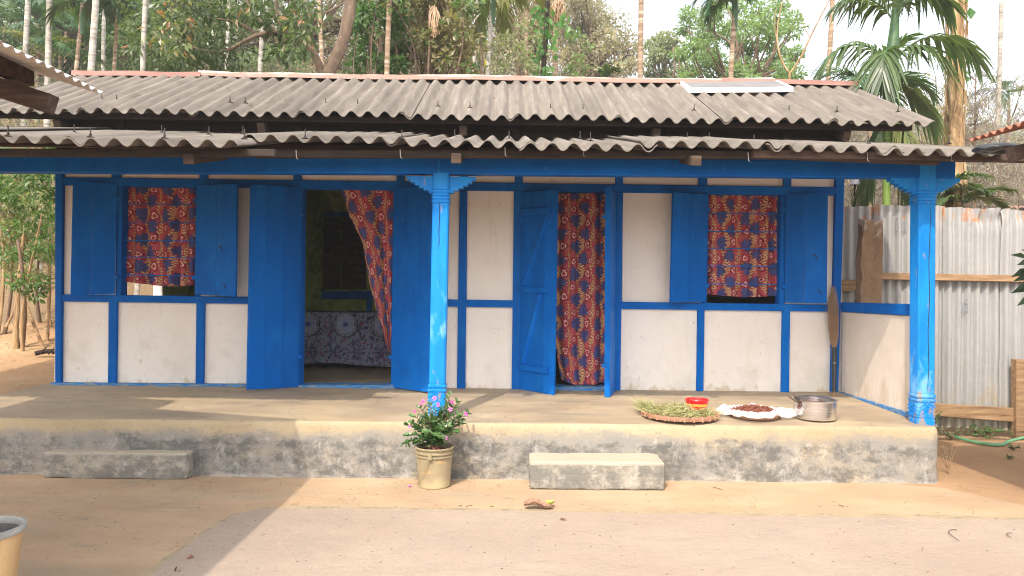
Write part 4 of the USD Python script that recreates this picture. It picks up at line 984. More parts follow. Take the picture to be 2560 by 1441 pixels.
bkc = onz(1087, 1216, 0); bkc[1] = 5.47; bkc[0] = at(1086, 1170, 5.47)[0]; bkc[2] = .004
M['bucket'] = layered('dusty_cream_plastic', ((4, 4, 3), [(.3, (.215, .165, .092)), (.7, (.27, .215, .13))], 4), [dict(scale=(9, 9, 16), mask=[(.60, 0), (.70, .75)], col=(.50, .29, .11)), dict(scale=(3, 3, 3), mask=[(.5, 0), (.7, .5)], z=(0, .12, .1, -.1), col=(.46, .38, .2))], rough=.6, coord='object')
bu = thing('bucket', 'cream plastic bucket holding the pink flowered plant before the plinth', 'bucket', bkc)
obj(bu, 'body', lathe([(0, 0), (.118, 0), (.122, .006), (.140, .30), (.136, .30), (.119, .02), (0, .018)], 56), M['bucket'], smooth=40)
for z_, r_ in ((.296, .149), (.262, .147), (.236, .144)):
    obj(bu, 'rim_ring', lathe([(.1365 + .002, z_ - .004), (r_, z_ - .006), (r_ + .001, z_ + .002), (r_ - .002, z_ + .006), (.139, z_ + .006)], 56), M['bucket'], smooth=40)
obj(bu, 'handle', tube(curve([(-.02, -.152, .245), (-.05, -.162, .21), (-.09, -.155, .15), (-.128, -.11, .10), (-.15, -.03, .085), (-.13, .06, .12)], 20), .0042, 6), M['bucket'], smooth=True)
obj(bu, 'handle_lug', box(-.036, -.006, -.158, -.140, .225, .268, .003), M['bucket'])
sv, sf = lathe([(0, .268), (.06, .274), (.10, .266), (.134, .262)], 40); sv[:, 2] += (meshkit.fbm(sv * 25, 3, 2) - .5) * .03
obj(bu, 'soil', (sv, sf), M['soil'], smooth=True)
pp = bkc + np.array([0, 0, .27])
peri = thing('periwinkle_plant', 'leafy plant with pink flowers growing in the cream bucket', 'plant', pp)
g = np.random.default_rng(21)
C, A_, Nn_, Ls, Ws, tips, stems = [], [], [], [], [], [], []
targets = [(-.21, .18), (-.235, .05), (-.15, .27), (-.10, .33), (-.03, .34), (.06, .33), (.115, .415), (.165, .36), (.20, .20), (.235, .26), (.14, .13), (-.05, .22), (.03, .21), (-.13, .14), (.09, .26), (-.19, .12), (.0, .13), (.17, .27), (-.08, .1), (.07, .12), (-.16, .20), (-.10, .24), (.0, .28), (.10, .20), (.16, .15), (-.04, .16), (.05, .16), (-.12, .08), (.20, .24), (.12, .32)]
for (tx, tz) in targets:
    ty = g.uniform(-.13, .10); b_ = np.array([g.normal(0, .025), g.normal(0, .02), 0]); e_ = np.array([tx, ty, tz])
    cv = curve([b_, b_ * .5 + e_ * .45 + [0, 0, .05], e_], 14)
    obj(peri, 'stem', tube(cv, np.linspace(.0045, .0022, 14), 5), M['stem'] if 'stem' in M else M.setdefault('stem', plain('reddish_stem', (.20, .075, .05), .6)))
    tips.append(cv[-1])
    for k in range(15):
        t_ = .16 + .84 * k / 14; p = cv[int(t_ * 13)]; td = cv[min(13, int(t_ * 13) + 1)] - cv[max(0, int(t_ * 13) - 1)]; td /= np.linalg.norm(td)
        an = k * 2.4 + g.uniform(-.4, .4)
        for s_ in (0, math.pi):
            if g.random() < .12: continue
            o = np.array([math.cos(an + s_), math.sin(an + s_), 0]); d = o * .85 + td * (.45 + .4 * (k > 9)) + [0, 0, g.normal(0, .15)]
            C.append(p); A_.append(d); Nn_.append(td + [0, 0, .6] + g.normal(0, .2, 3)); Ls.append(g.uniform(.042, .070)); Ws.append(g.uniform(.026, .040))
M['peri'] = leafmat('periwinkle_leaf', [(.05, .11, .035), (.075, .15, .045), (.11, .20, .065), (.06, .12, .045), (.15, .25, .09)], .25, .25, spec=.6)
add_leaves(peri, np.array(C), np.array(A_), np.array(Nn_), np.array(Ls), np.array(Ws), M['peri'], 290, fold=.14, droop=.12, geo=leafround)
M['petal'] = leafmat('pink_petal', [(.60, .14, .42), (.68, .20, .50), (.52, .10, .36)], .3, .6, tint=(1, .8, 1))
M['eye'] = plain('flower_eye', (.45, .03, .18), .6)
def flower(par, p, d, r=.022):
    d = np.asarray(d, float); d /= np.linalg.norm(d); a_ = np.cross(d, [0, 0, 1.0]); a_ /= np.linalg.norm(a_); b_ = np.cross(d, a_)
    fl_ = group_part(par, 'flower')
    for k in range(5):
        t_ = k * 2 * np.pi / 5; u_ = a_ * math.cos(t_) + b_ * math.sin(t_); w_ = np.cross(d, u_)
        V = np.array([p, p + u_ * r * .45 + w_ * r * .25 + d * .003, p + u_ * r + w_ * r * .40, p + u_ * r * 1.06, p + u_ * r - w_ * r * .36, p + u_ * r * .45 - w_ * r * .22 + d * .003])
        obj(fl_, 'petal', (V, np.array([[0, 1, 2], [0, 2, 3], [0, 3, 4], [0, 4, 5]])), M['petal'])
    obj(fl_, 'flower_eye', tube([p + d * .001, p + d * .004], [.0045, .003], 6), M['eye'])
for (x, y) in ((1058, 1004), (1086, 996), (1130, 1005), (1126, 1024), (1095, 1012), (1165, 1035), (1036, 1029), (1051, 1012), (1113, 1096), (1024, 1067)):
    p = at(x, y, 5.36) - pp; flower(peri, p, np.array([g.normal(0, .35), -1, g.normal(.35, .3)]), .0185 if (x, y) not in ((1051, 1012), (1036, 1029), (1024, 1067)) else .013)

# second bucket cut by the left edge of the view
q2 = at(-42, 1316, 3.36); q2[2] = .03
b2_ = thing('bucket', 'tan plastic tub with a thick grey rim at the bottom left corner of the yard', 'bucket', q2)
M['tan'] = layered('tan_plastic', ((5, 5, 3), [(.3, (.44, .27, .12)), (.7, (.55, .36, .18))], 4), [dict(scale=8, mask=[(.6, 0), (.7, .6)], col=(.52, .40, .24))], rough=.55, coord='object')
obj(b2_, 'body', lathe([(0, 0), (.12, 0), (.128, .01), (.158, .30), (.153, .30), (.125, .02), (0, .018)], 48), M['tan'], smooth=40)
obj(b2_, 'rim', lathe([(.152, .300), (.166, .300), (.171, .308), (.172, .322), (.168, .331), (.158, .332), (.153, .325), (.152, .300)], 56), plain('grey_plastic', (.30, .295, .28), .5), smooth=40)
obj(b2_, 'liner', lathe([(.1515, .299), (.135, .15), (.0, .15)], 40), plain('dark_inner', (.12, .115, .11), .8), smooth=40)
sv, sf = lathe([(0, .20), (.08, .205), (.139, .20)], 30); sv[:, 2] += (meshkit.fbm(sv * 30, 3, 2) - .5) * .03
obj(b2_, 'soil', (sv, sf), M['soil'], smooth=True)

# ------------------------------------------------------------------ fallen leaves and twigs
M['dryleaf'] = layered('dry_brown_leaf', ((30, 30, 30), [(.3, (.17, .085, .05)), (.7, (.30, .17, .11))], 4), [dict(scale=60, mask=[(.6, 0), (.68, .8)], col=(.42, .30, .2))], rough=.8, coord='object')
M['greenleaf'] = plain('yellow_green_leaf', (.30, .30, .06), .6)
def dry_leaf(name, label, x, y, L, W, rz, curl, mat, z=.012, seed=1):
    p = onz(x, y, .03); g_ = np.random.default_rng(seed)
    nu_, nv_ = 18, 9; U_, V_ = np.meshgrid(np.linspace(-.5, .5, nu_), np.linspace(-1, 1, nv_), indexing='ij')
    wd = W / 2 * np.clip(1 - (np.abs(U_ + .06) / .56) ** 2.2, 0, 1) ** .7
    X = U_ * L; Yl = V_ * wd; Z = curl * W * np.abs(V_) ** 1.6 * (wd / (W / 2)) + .12 * W * np.sin(U_ * 5 + seed) + (meshkit.fbm(np.stack([U_ * 5, V_ * 2, 0 * U_ + seed], -1), 3, seed) - .5) * .3 * W
    Z -= Z.min(); c_, s_ = math.cos(rz), math.sin(rz)
    V = np.stack([p[0] + X * c_ - Yl * s_, p[1] + X * s_ + Yl * c_, z + Z], -1).reshape(-1, 3)
    i_, j_ = np.meshgrid(np.arange(nu_ - 1), np.arange(nv_ - 1), indexing='ij')
    q_ = np.stack([i_ * nv_ + j_, (i_ + 1) * nv_ + j_, (i_ + 1) * nv_ + j_ + 1, i_ * nv_ + j_ + 1], -1).reshape(-1, 4)
    Vb = V - [0, 0, .0015]
    return obj(None, name, (np.vstack([V, Vb]), np.vstack([tri(q_), tri(q_)[:, ::-1] + len(V)])), mat, smooth=40, label=label, cat='leaf', group='leaves fallen on the yard')
dry_leaf('fallen_leaf', 'large curled brown leaf lying on the tan cement below the sunlit step', 1347, 1263, .205, .095, .05, .28, M['dryleaf'], .003, 3)
dry_leaf('fallen_leaf', 'yellow green leaf scrap lying against the large curled brown leaf', 1377, 1258, .055, .05, .4, .5, M['greenleaf'], .02, 5)
dry_leaf('fallen_leaf', 'small brown curled leaf on the pale cement near the large curled leaf', 1408, 1293, .045, .016, -.4, .5, M['dryleaf'], .012, 6)
dry_leaf('fallen_leaf', 'small dry leaf at the edge of the pale cement in the left shadow', 476, 1385, .04, .022, .8, .6, M['dryleaf'], .004, 7)
dry_leaf('fallen_leaf', 'pale yellow leaf scrap on the tan cement left of the large curled leaf', 1230, 1257, .022, .012, .2, .3, M['greenleaf'], .003, 8)
dry_leaf('fallen_petal', 'pink petal fallen on the tan cement beside the cream bucket', 1025, 1209, .028, .018, .3, .5, M['petal'], .003, 9)
dry_leaf('fallen_leaf', 'dark crumpled leaf at the bottom edge of the yard on the right', 2270, 1440, .05, .02, .3, .5, M['dryleaf'], .012, 10)
def twig(label, pix, r=.0022, z=.012):
    P3 = curve([onz(x, y, z) for x, y in pix], 10); P3[:, 2] = z + .003 + .004 * np.sin(np.linspace(0, 3, 10))
    obj(None, 'twig', tube(P3, [r] * 9 + [r * .5], 5), M['wood_brown'], label=label, cat='twig', group='twigs lying on the yard')
twig('curved thin twig on the pale cement at the right of the yard', [(2392, 1325), (2372, 1334), (2384, 1345), (2398, 1354)])
twig('small hooked twig at the right edge of the yard', [(2530, 1334), (2517, 1339), (2528, 1346)])
twig('short dark twig on the shaded pale cement at the lower left', [(441, 1420), (437, 1430)], .004)
twig('thin twig on the tan cement left of the large curled leaf', [(1164, 1269), (1181, 1265)], z=.004)
twig('very short twig left of the thin twig on the tan cement', [(1147, 1267), (1155, 1265)], z=.004)
twig('thin twig on the tan cement below the steel pot', [(1782, 1220), (1806, 1226)], z=.004)
twig('short twig on the tan cement to the right below the plinth', [(2096, 1264), (2110, 1269)], z=.004)
lit = []
for k in range(380):
    x, y = g.uniform(-3, 3.8), g.uniform(2.3, 5.6)
    zz = .010 if (y < 4.7 and x > -1.8) else .003
    th, L = g.uniform(0, 6.3), g.uniform(.004, .016); d = np.array([math.cos(th), math.sin(th), 0])
    lit.append(tube([np.array([x, y, zz]), np.array([x, y, zz + .002]) + d * L], [.0016, .0012], 4))
hs_ = []
for k in range(70):
    t_ = g.uniform(.05, .9); P_ = E0 + np.array([g.uniform(XL + .2, XR - .2), 0, 0]) + VU * LU * t_
    P_[0] = round((P_[0] + PH0) / PW + .5) * PW - .5 * PW - PH0 + g.uniform(-.02, .02); P_ = P_ + NU * .0
    th, L = g.uniform(0, 6.3), g.uniform(.015, .055); d = np.array([math.cos(th), math.sin(th) * .8, math.sin(th) * .45])
    hs_.append(leafgeo(np.array([P_ - NU * .012]), np.array([d]), np.array([NU + g.normal(0, .3, 3)]), [L], [L * g.uniform(.15, .5)]))
obj(None, 'roof_litter', cat_m(hs_), M['straw_brown'], label='bits of dry leaf caught in the valleys of the corrugated roof', cat='litter', kind='stuff')
obj(None, 'ground_litter', cat_m(lit), M['wood_brown'], label='scattered crumbs of dry leaf and twig over the yard', cat='litter', kind='stuff')
# ------------------------------------------------------------------ tin fence on the right
fe = thing('tin_fence', 'corrugated galvanised tin fence with rust spots beside the house', 'fence', (3.6, 7.6, 0))
FO = np.array([3.6, 7.6, 0])
for k, (a, b, z0, z1, dy) in enumerate(((3.50, 4.00, .12, 2.47, .045), (3.98, 4.72, .10, 2.482, .0), (4.70, 5.36, .10, 2.462, .006), (5.345, 6.35, .08, 2.44, -.010))):
    v, f = corr((a, 7.6 + dy, z0), (1, 0, -.004 * (k - 1)), (0, 0, 1), b - a, z1 - z0, .1015, .0235, .002, phase=a * .37, rows=44, per=16, seed=200 + k, wobble=.010, square=1.0)
    top = np.clip((v[:, 2] - 2.18) / .25, 0, 1)
    dent = (meshkit.fbm(np.c_[v[:, 0] * 9, v[:, 2] * 11, v[:, 0] * 0 + k], 3, 5) - .5)
    amt = .075 * np.exp(-((v[:, 0] - 5.28) / .26) ** 2) + .012
    v[:, 1] += top * dent * amt * 2 + (meshkit.fbm(np.c_[v[:, 0] * 5, v[:, 2] * 3, v[:, 0] * 0], 3, 6) - .5) * .018
    v[:, 2] += top * top * (meshkit.noise(np.c_[v[:, 0] * 8, v[:, 0] * 0, v[:, 0] * 0 + k], 9) - .5) * .045 * (1 + 2 * np.exp(-((v[:, 0] - 5.28) / .26) ** 2)) / 2
    obj(fe, 'tin_sheet', (v - FO, f), M['fence'], smooth=45)
def fb(q, d, mat, c=.005): obj(fe, 'rail', slab([p - FO for p in q], d, c), M[mat])
fb([at(2195, 682, 7.52), at(2580, 689, 7.52), at(2580, 706, 7.52), at(2195, 699, 7.52)], .06, 'wood_pale')
fb(pxq(2104, 700, 2152, 728, 7.54), .05, 'wood_pale')
fb([at(2334, 1009, 7.50), at(2542, 1022, 7.50), at(2542, 1056, 7.50), at(2334, 1040, 7.50)], .05, 'wood_pale')
obj(fe, 'post', slab([p - FO for p in pxq(2541, 900, 2566, 1100, 7.46)], .08), M['wood_pale'])
# faint print stamped on the sheets
stp = plain('stamp_ink', (.20, .21, .25), .8)
import shapely
def stamp(cx, cy, w_, h_, rows_):
    ms = []
    o = at(cx, cy, 7.578) - FO
    for r in ((-w_ / 2, w_ / 2, -h_ / 2, -h_ / 2 + .006), (-w_ / 2, w_ / 2, h_ / 2 - .006, h_ / 2), (-w_ / 2, -w_ / 2 + .005, -h_ / 2, h_ / 2), (w_ / 2 - .005, w_ / 2, -h_ / 2, h_ / 2), (-w_ / 2, w_ / 2, -h_ * .18, -h_ * .18 + .004)):
        v, f = box(r[0], r[1], -.002, 0, r[2], r[3]); ms.append((v + o, f))
    for i_ in range(5):
        x_ = -w_ * .36 + i_ * w_ * .16; v, f = box(x_, x_ + .008, -.002, 0, -h_ * .40, -h_ * .26); ms.append((v + o, f))
    ms.append(tuple(x + o if k == 0 else x for k, x in enumerate(bar((-w_ * .28, 0, h_ * .12), (0, 0, h_ * .3), .003, .006, 0)))); ms.append(tuple(x + o if k == 0 else x for k, x in enumerate(bar((w_ * .28, 0, h_ * .12), (0, 0, h_ * .3), .003, .006, 0))))
    v, f = box(-w_ * .3, w_ * .3, -.002, 0, -h_ * .02, h_ * .03); ms.append((v + o, f))
    obj(fe, 'stamp', cat_m(ms), stp)
stamp(2251, 562, .11, .14, 2); stamp(2412, 764, .10, .15, 2)

# plank leaning against the fence
mud = layered('mud_caked_timber', ((7, 7, 4), [(.3, (.17, .105, .06)), (.7, (.28, .185, .115))], 6), [dict(scale=(12, 12, 12), mask=[(.5, 0), (.62, .9)], z=(1.9, 2.25, -.35, .1), col=(.36, .31, .27))], rough=.95, bump=[(28, .02, .9)])
P0, P1 = at(2178, 548, 7.2), at(2176, 1010, 7.05)
m = trimesh.creation.box((.205, .12, P0[2] - .0)).subdivide_to_size(.035, 12); v = np.array(m.vertices); v[:, 2] += P0[2] / 2
r_ = (meshkit.fbm(v * 6, 4, 3) - .5); topf = np.clip((v[:, 2] - 1.9) / .45, 0, 1)
v[:, 0] += np.sign(v[:, 0]) * (r_ * .05 - topf ** 2 * .018 + .004); v[:, 1] += r_ * .05; v[:, 2] += topf * (meshkit.noise(np.c_[v[:, 0] * 22, v[:, 1] * 22, 0 * v[:, 0]], 2) - .7) * .06
v[:, 0] += P1[0] + (P0[0] - P1[0]) * v[:, 2] / P0[2]; v[:, 1] += 7.15 + .03 * v[:, 2]
obj(None, 'timber_post', (v, np.array(m.faces)), mud, smooth=40, label='thick mud caked timber post standing between the porch side wall and the tin fence', cat='post')

# ------------------------------------------------------------------ sheds at both sides
def shed(name, label, X0, z0, side, Ya, Yb, slope, width, mat, pitch, amp, split=None):
    t = thing(name, label, 'shed', (X0, Yb, 0)); o = np.array([X0, Yb, 0])
    Vd = np.array([side * math.cos(slope), 0, math.sin(slope)]); Nn = np.cross([0, 1, 0], Vd); Nn = Nn if Nn[2] > 0 else -Nn
    ny = int(math.ceil((Yb - Ya) / 1.6)); w = (Yb - Ya) / ny
    for k in range(ny):
        for r in range(2):
            ext = 0 if r == 0 or split is None else split
            O = np.array([X0, Ya + k * w, z0]) + Vd * (r * width / 2) + Nn * (.006 * ((k + r) % 2) + .008 * r)
            ww = w + (.06 if k < ny - 1 else ext)
            obj(t, 'roof_sheet', (lambda q: (q[0] - o, q[1]))(corr(O, (0, 1, 0), Vd, ww, width / 2 + (.12 if r == 0 else 0), pitch, amp, .004, Ya + k * w, rows=6, per=8, seed=300 + k * 3 + r + int(X0 * 10), wobble=.006)), mat, smooth=40)
    for k, s in enumerate((.30, width * .5, width - .1)):
        a = np.array([X0, 0, z0]) + Vd * s - Nn * .06
        obj(t, 'purlin', bar(a + [0, Ya - o[1] + 0, 0] - [o[0], 0, 0], a + [0, -.18, 0] - [o[0], 0, 0], .07, .085), M['wood_brown'])
    for y in np.arange(Yb - .34, Ya, -1.7):
        a = np.array([X0 - o[0], y - o[1], z0]) + Vd * .02 - Nn * .165; obj(t, 'rafter', bar(a, a + Vd * (width - .1), .08, .10), M['wood_brown'])
    for y in (Yb - .6, Ya + .4):
        for s in (width * .42, width - .2):
            p = np.array([X0 - o[0], y - o[1], 0]) + Vd * s; obj(t, 'post', bar([p[0], p[1], 0], [p[0], p[1], z0 + math.sin(slope) * s - .2], .11, .11, up=(0, 1, 0)), M['wood_brown'])
    return t
shed('shed', 'grey tin roofed shed whose eave juts in at the upper left corner', -2.328, 2.60, -1, -1.5, 4.10, .30, 3.0, M['tin'], .076, .010, split=.42)
shed('shed', 'rust red tin roofed shed at the right edge beyond the porch eave', 3.29, 2.60, 1, -.6, 5.02, .26, 3.0, M['rust'], .076, .012)
tp = at(2490, 372, 5.25)
m = trimesh.creation.icosphere(3); v = np.array(m.vertices) * [.16, .13, .035]; v += (meshkit.fbm(v * 14, 3, 4) - .5)[:, None] * np.array([.05, .05, .06])
obj(None, 'tarp_scrap', (v + tp, np.array(m.faces)), plain('black_tarp', (.02, .02, .022), .4), smooth=True, label='crumpled black plastic scrap lying on the porch roof at the right end', cat='plastic scrap')

# ------------------------------------------------------------------ hose
hp = curve([onz(2372, 1088, .03), onz(2400, 1096, .03), onz(2440, 1106, .02), onz(2490, 1112, .02), onz(2530, 1104, .02) + [0, 0, .01], at(2562, 1094, 7.25), at(2600, 1075, 7.2)], 40)
obj(None, 'garden_hose', tube(hp, .017, 8), plain('green_hose', (.10, .24, .12), .45, var=.15), smooth=True, label='green garden hose curving over the earth below the tin fence', cat='hose')

# ------------------------------------------------------------------ foliage materials
M['mango'] = leafmat('mango_leaf', [(.05, .082, .028), (.085, .12, .042), (.13, .17, .06), (.04, .068, .024), (.19, .22, .085), (.10, .135, .05), (.30, .12, .055), (.24, .25, .11)], .4, .3, spec=.6)
M['broad'] = leafmat('broad_leaf', [(.05, .10, .028), (.08, .15, .04), (.13, .20, .06), (.045, .085, .025), (.19, .22, .09), (.22, .19, .10), (.07, .12, .035)], .35, .4)
M['bright'] = leafmat('bright_leaf', [(.09, .165, .055), (.125, .21, .075), (.175, .26, .10), (.075, .13, .045)], .4, .5)
M['feather'] = leafmat('feathery_leaf', [(.13, .215, .085), (.17, .26, .105), (.215, .31, .13), (.105, .17, .07)], .45, .5)
M['deep'] = leafmat('deep_leaf', [(.026, .05, .022), (.042, .075, .03), (.06, .10, .038), (.028, .052, .024)], .3, .5)
M['scrub'] = leafmat('dry_scrub_leaf', [(.24, .215, .14), (.30, .27, .175), (.37, .33, .22), (.20, .195, .12), (.17, .19, .09), (.31, .26, .17)], .3, .8)
M['scrub_green'] = leafmat('scrub_green_leaf', [(.16, .19, .10), (.21, .235, .125), (.26, .285, .155), (.30, .28, .18), (.13, .16, .085)], .35, .6)
M['palmleaf'] = leafmat('palm_leaflet', [(.025, .065, .022), (.04, .09, .03), (.06, .12, .035), (.085, .145, .045)], .25, .35, spec=.6)
M['palmnear'] = leafmat('near_palm_leaflet', [(.045, .08, .03), (.07, .108, .04), (.095, .14, .055), (.055, .085, .045)], .3, .38, spec=.6)
M['palmdry'] = leafmat('fading_palm_leaflet', [(.16, .19, .05), (.20, .20, .07), (.10, .15, .045)], .3, .5)
M['betel'] = leafmat('vine_leaf', [(.05, .13, .03), (.08, .18, .045), (.10, .22, .05), (.06, .15, .035)], .4, .4)
M['yellow'] = leafmat('yellow_leaf', [(.55, .48, .05), (.62, .56, .08), (.40, .44, .06)], .4, .5)
M['twig'] = leafmat('twig_bark', [(.16, .13, .10), (.22, .18, .14), (.28, .24, .19), (.12, .095, .075)], .0, .9)
M['bark_pale'] = layered('pale_palm_bark', ((2.5, 2.5, 9), [(.3, (.20, .18, .15)), (.5, (.33, .305, .265)), (.72, (.47, .445, .40))], 5), [dict(scale=(.6, .6, 17), mask=[(.54, 0), (.62, .8)], col=(.16, .13, .105)), dict(scale=(7, 7, 5), mask=[(.6, 0), (.7, .6)], col=(.54, .52, .48))], rough=.9, bump=[((2, 2, 20), .02, .6)])
M['bark_brown'] = layered('brown_palm_bark', ((2.5, 2.5, 12), [(.3, (.13, .085, .038)), (.5, (.23, .155, .10)), (.72, (.34, .25, .17))], 5), [dict(scale=(.5, .5, 15), mask=[(.52, 0), (.6, .8)], col=(.42, .35, .27))], rough=.9, bump=[((2, 2, 20), .02, .6)])
M['bark_tree'] = layered('tree_bark', ((8, 8, 3), [(.3, (.09, .06, .04)), (.7, (.20, .135, .09))], 6), [dict(scale=9, mask=[(.6, 0), (.7, .5)], col=(.30, .24, .18))], rough=.9, bump=[((20, 20, 7), .02, .8)])
M['bark_tan'] = layered('tan_fibrous_bark', ((16, 16, 2.2), [(.3, (.13, .075, .035)), (.5, (.30, .19, .09)), (.72, (.48, .35, .20))], 6), rough=.9, bump=[((40, 40, 5), .02, .9)])
M['culm'] = layered('green_palm_stem', ((2, 2, 3), [(.3, (.13, .22, .045)), (.7, (.20, .29, .065))], 3), [dict(scale=(.4, .4, 9), mask=[(.62, 0), (.66, .8)], col=(.42, .38, .2))], rough=.45)
M['sheath'] = plain('palm_crownshaft', (.05, .11, .04), .4, var=.3, coord='position')

# ------------------------------------------------------------------ palms
def frond(base, az, el0, L, droop, nl=26, ll=.45, lw=.035, sag=.45, seed=0, side=None, rr=.010):
    """Arching leaf: (rachis mesh, [leaflet meshes])."""
    g_ = np.random.default_rng(seed); s = np.linspace(0, 1, 14)
    el = el0 - droop * s ** 1.25
    d = np.stack([np.cos(el) * math.cos(az), np.cos(el) * math.sin(az), np.sin(el)], 1)
    p = np.asarray(base, float) + np.vstack([[0, 0, 0], np.cumsum((d[1:] + d[:-1]) / 2, axis=0)]) * L / 13
    rach = tube(p, np.linspace(rr, rr * .2, 14), 5)
    sd = np.array([-math.sin(az), math.cos(az), 0]); out = []
    for k in range(nl):
        t = .16 + .84 * (k + .5) / nl; x = t * 13; i_ = min(12, int(x)); fr_ = x - i_
        q = p[i_] * (1 - fr_) + p[i_ + 1] * fr_; tg = d[i_]
        l_ = ll * (math.sin(math.pi * (.16 + .76 * t)) ** .6) * g_.uniform(.85, 1.1)
        upv = np.cross(tg, sd); upv = upv if upv[2] > 0 else -upv
        for s_ in (-1, 1):
            if g_.random() < .05: continue
            dd = sd * s_ * (1.0 - .55 * t) + tg * (.45 + .75 * t) + upv * .25 + g_.normal(0, .07, 3); dd /= np.linalg.norm(dd)
            ts = np.array([0, .3, .65, 1.0]); sg = sag * g_.uniform(.6, 1.3)
            c_ = q + dd * (l_ * ts)[:, None] - np.array([0, 0, 1.0]) * (l_ * sg * ts ** 2)[:, None]
            wv = np.cross(dd, upv); wv /= np.linalg.norm(wv) + 1e-9
            ws = lw * np.array([.55, 1.0, .75, .0]) * g_.uniform(.8, 1.2) / 2
            V = np.vstack([c_ + wv * ws[:, None], c_[:3] - wv * ws[:3, None] - upv * ws[:3, None] * .5])
            F = np.array([[0, 4, 5], [0, 5, 1], [1, 5, 6], [1, 6, 2], [2, 6, 3]]); out.append((V, F))
    return rach, out
def palm_trunk(par, P, r0_, r1_, mat, rel, rings=True):
    cv = curve(P, 60); n_ = len(cv); r = np.linspace(r0_, r1_, n_)
    if rings: r = r * (1 + .06 * (np.arange(n_) % 2))
    obj(par, 'trunk', tube(cv - np.asarray(rel), r, 9), mat, smooth=60)
def palm(label, pix, Y, wpx, mat, crown=None, seed=0, fr=9, frl=1.7, group='slender palms behind the house', mleaf=None, cpx=None):
    """pix: points of the trunk (x, y) from the top down to where the roof hides it."""
    P = [at(x, y, Y) for x, y in pix]
    low = P[-1]; d = (P[-1] - P[0]) / abs(P[-1][2] - P[0][2]); zb = float(terrain(low[0], Y))
    base = low + d * max(.3, low[2] - zb + .2); top = P[0]
    t = thing('areca_palm', label, 'palm tree', base, group='slender palms behind the house')
    r_ = wpx / FPX * Y / 2
    if cpx is None:                                                  # crown above the view
        top = P[0] + np.array([0, 0, 1.8 + (seed % 5) * .7]); 
    palm_trunk(t, [base] + P[::-1][:-1] + ([P[0]] if cpx is None else []) + [top], r_ * 1.12, r_ * .9, M[mat], base)
    g_ = np.random.default_rng(seed); ml = M[mleaf or 'palmleaf']
    for k in range(fr):
        az = k * 2.4 + g_.uniform(-.3, .3); el = g_.uniform(.3, 1.25)
        ra, le = frond(top - base + np.array([0, 0, -.1 + .05 * k / fr]), az, el, frl * g_.uniform(.8, 1.1), g_.uniform(1.3, 2.2), 24, .55 * frl / 1.7, .045, .7, seed * 50 + k, rr=.014)
        obj(t, 'frond', cat_m([ra] + le), ml)
    obj(t, 'crownshaft', tube([top - base + np.array([0, 0, -.75]), top - base + np.array([0, 0, -.4]), top - base], [r_ * .95, r_ * 1.25, r_ * .7], 9), M['sheath'], smooth=True)
    return t
palm('pale grey ringed palm trunk nearest the left edge above the tin shed', [(70, -60), (70, 0), (66, 90), (63, 170)], 19, 12, 'bark_pale', seed=1)
palm('pale straight palm trunk second from the left edge above the tin shed', [(124, -80), (124, 0), (122, 90), (120, 175)], 17.5, 13, 'bark_pale', seed=2)
palm('thick whitish palm trunk above the left end of the ridge', [(242, -90), (240, 0), (234, 90), (228, 175)], 16, 15, 'bark_pale', seed=3)
palm('thin pale palm trunk just right of the thick whitish palm above the left ridge end', [(262, -70), (261, 0), (259, 90), (258, 175)], 21, 9, 'bark_pale', seed=4)
palm('brown palm with a drooping dark crown just above the left ridge end', [(206, 8), (203, 50), (196, 120), (189, 190)], 17, 9.5, 'bark_brown', seed=5, cpx=1, fr=12, frl=1.25)
palm('thin dark palm with a low drooping crown left of the mango foliage', [(297, -12), (294, 40), (290, 100), (285, 180)], 18, 9, 'bark_brown', seed=6, cpx=1, fr=12, frl=1.25)
palm('pale mottled palm trunk at the left border of the mango foliage', [(366, -60), (364, 0), (360, 90), (357, 180)], 10.4, 12, 'bark_pale', seed=7)
palm('thin pale trunk seen below the mango leaves', [(572, -60), (570, 60), (568, 120), (566, 190)], 22, 8, 'bark_pale', seed=8)
palm('pale trunk in the gap right of the hanging mango leaves', [(658, -60), (656, 60), (653, 120), (649, 190)], 20, 10, 'bark_pale', seed=9)
palm('pinkish palm trunk just left of the big curved mango stem', [(799, -60), (799, 40), (803, 110), (806, 190)], 20, 10, 'bark_brown', seed=10)
palm('rough brown trunk right of the big curved mango stem', [(977, -70), (974, 0), (970, 90), (967, 195)], 11.8, 13, 'bark_brown', seed=11)
palm('grey mottled palm trunk behind the yellow vine leaves', [(1195, -60), (1192, 0), (1189, 90), (1186, 195)], 18, 12, 'bark_pale', seed=12)
palm('short orange brown trunk between the two grey palms in the middle', [(1209, 40), (1208, 70), (1207, 120), (1205, 195)], 17, 10, 'bark_brown', seed=13, cpx=1, fr=3, frl=.5)
palm('dark ringed palm with fronds hanging left and right in the middle above the ridge', [(1232, -22), (1229, 30), (1224, 110), (1220, 195)], 15.5, 12, 'bark_pale', seed=14, cpx=1, fr=13, frl=1.55, mleaf='palmdry')
palm('orange ringed slender palm trunk above the middle of the ridge', [(1318, -60), (1317, 0), (1316, 90), (1315, 198)], 18, 8.5, 'bark_brown', seed=15)
palm('ringed brown palm trunk right beside the dark vine covered trunk', [(1394, -60), (1391, 0), (1389, 100), (1388, 198)], 16.5, 13, 'bark_brown', seed=16)
palm('brown palm trunk standing alone against the sky left of the bright green tree', [(1604, -80), (1603, 0), (1602, 100), (1600, 205)], 17, 13, 'bark_brown', seed=17)
palm('ringed palm whose crown hangs in before the bright green tree', [(1838, -20), (1836, 40), (1831, 120), (1827, 205)], 15, 13, 'bark_brown', seed=18, cpx=1, fr=14, frl=1.0)
palm('brown palm trunk between the bright green tree and the near palm', [(2084, -80), (2081, 0), (2076, 100), (2069, 210)], 17, 11.5, 'bark_brown', seed=19)
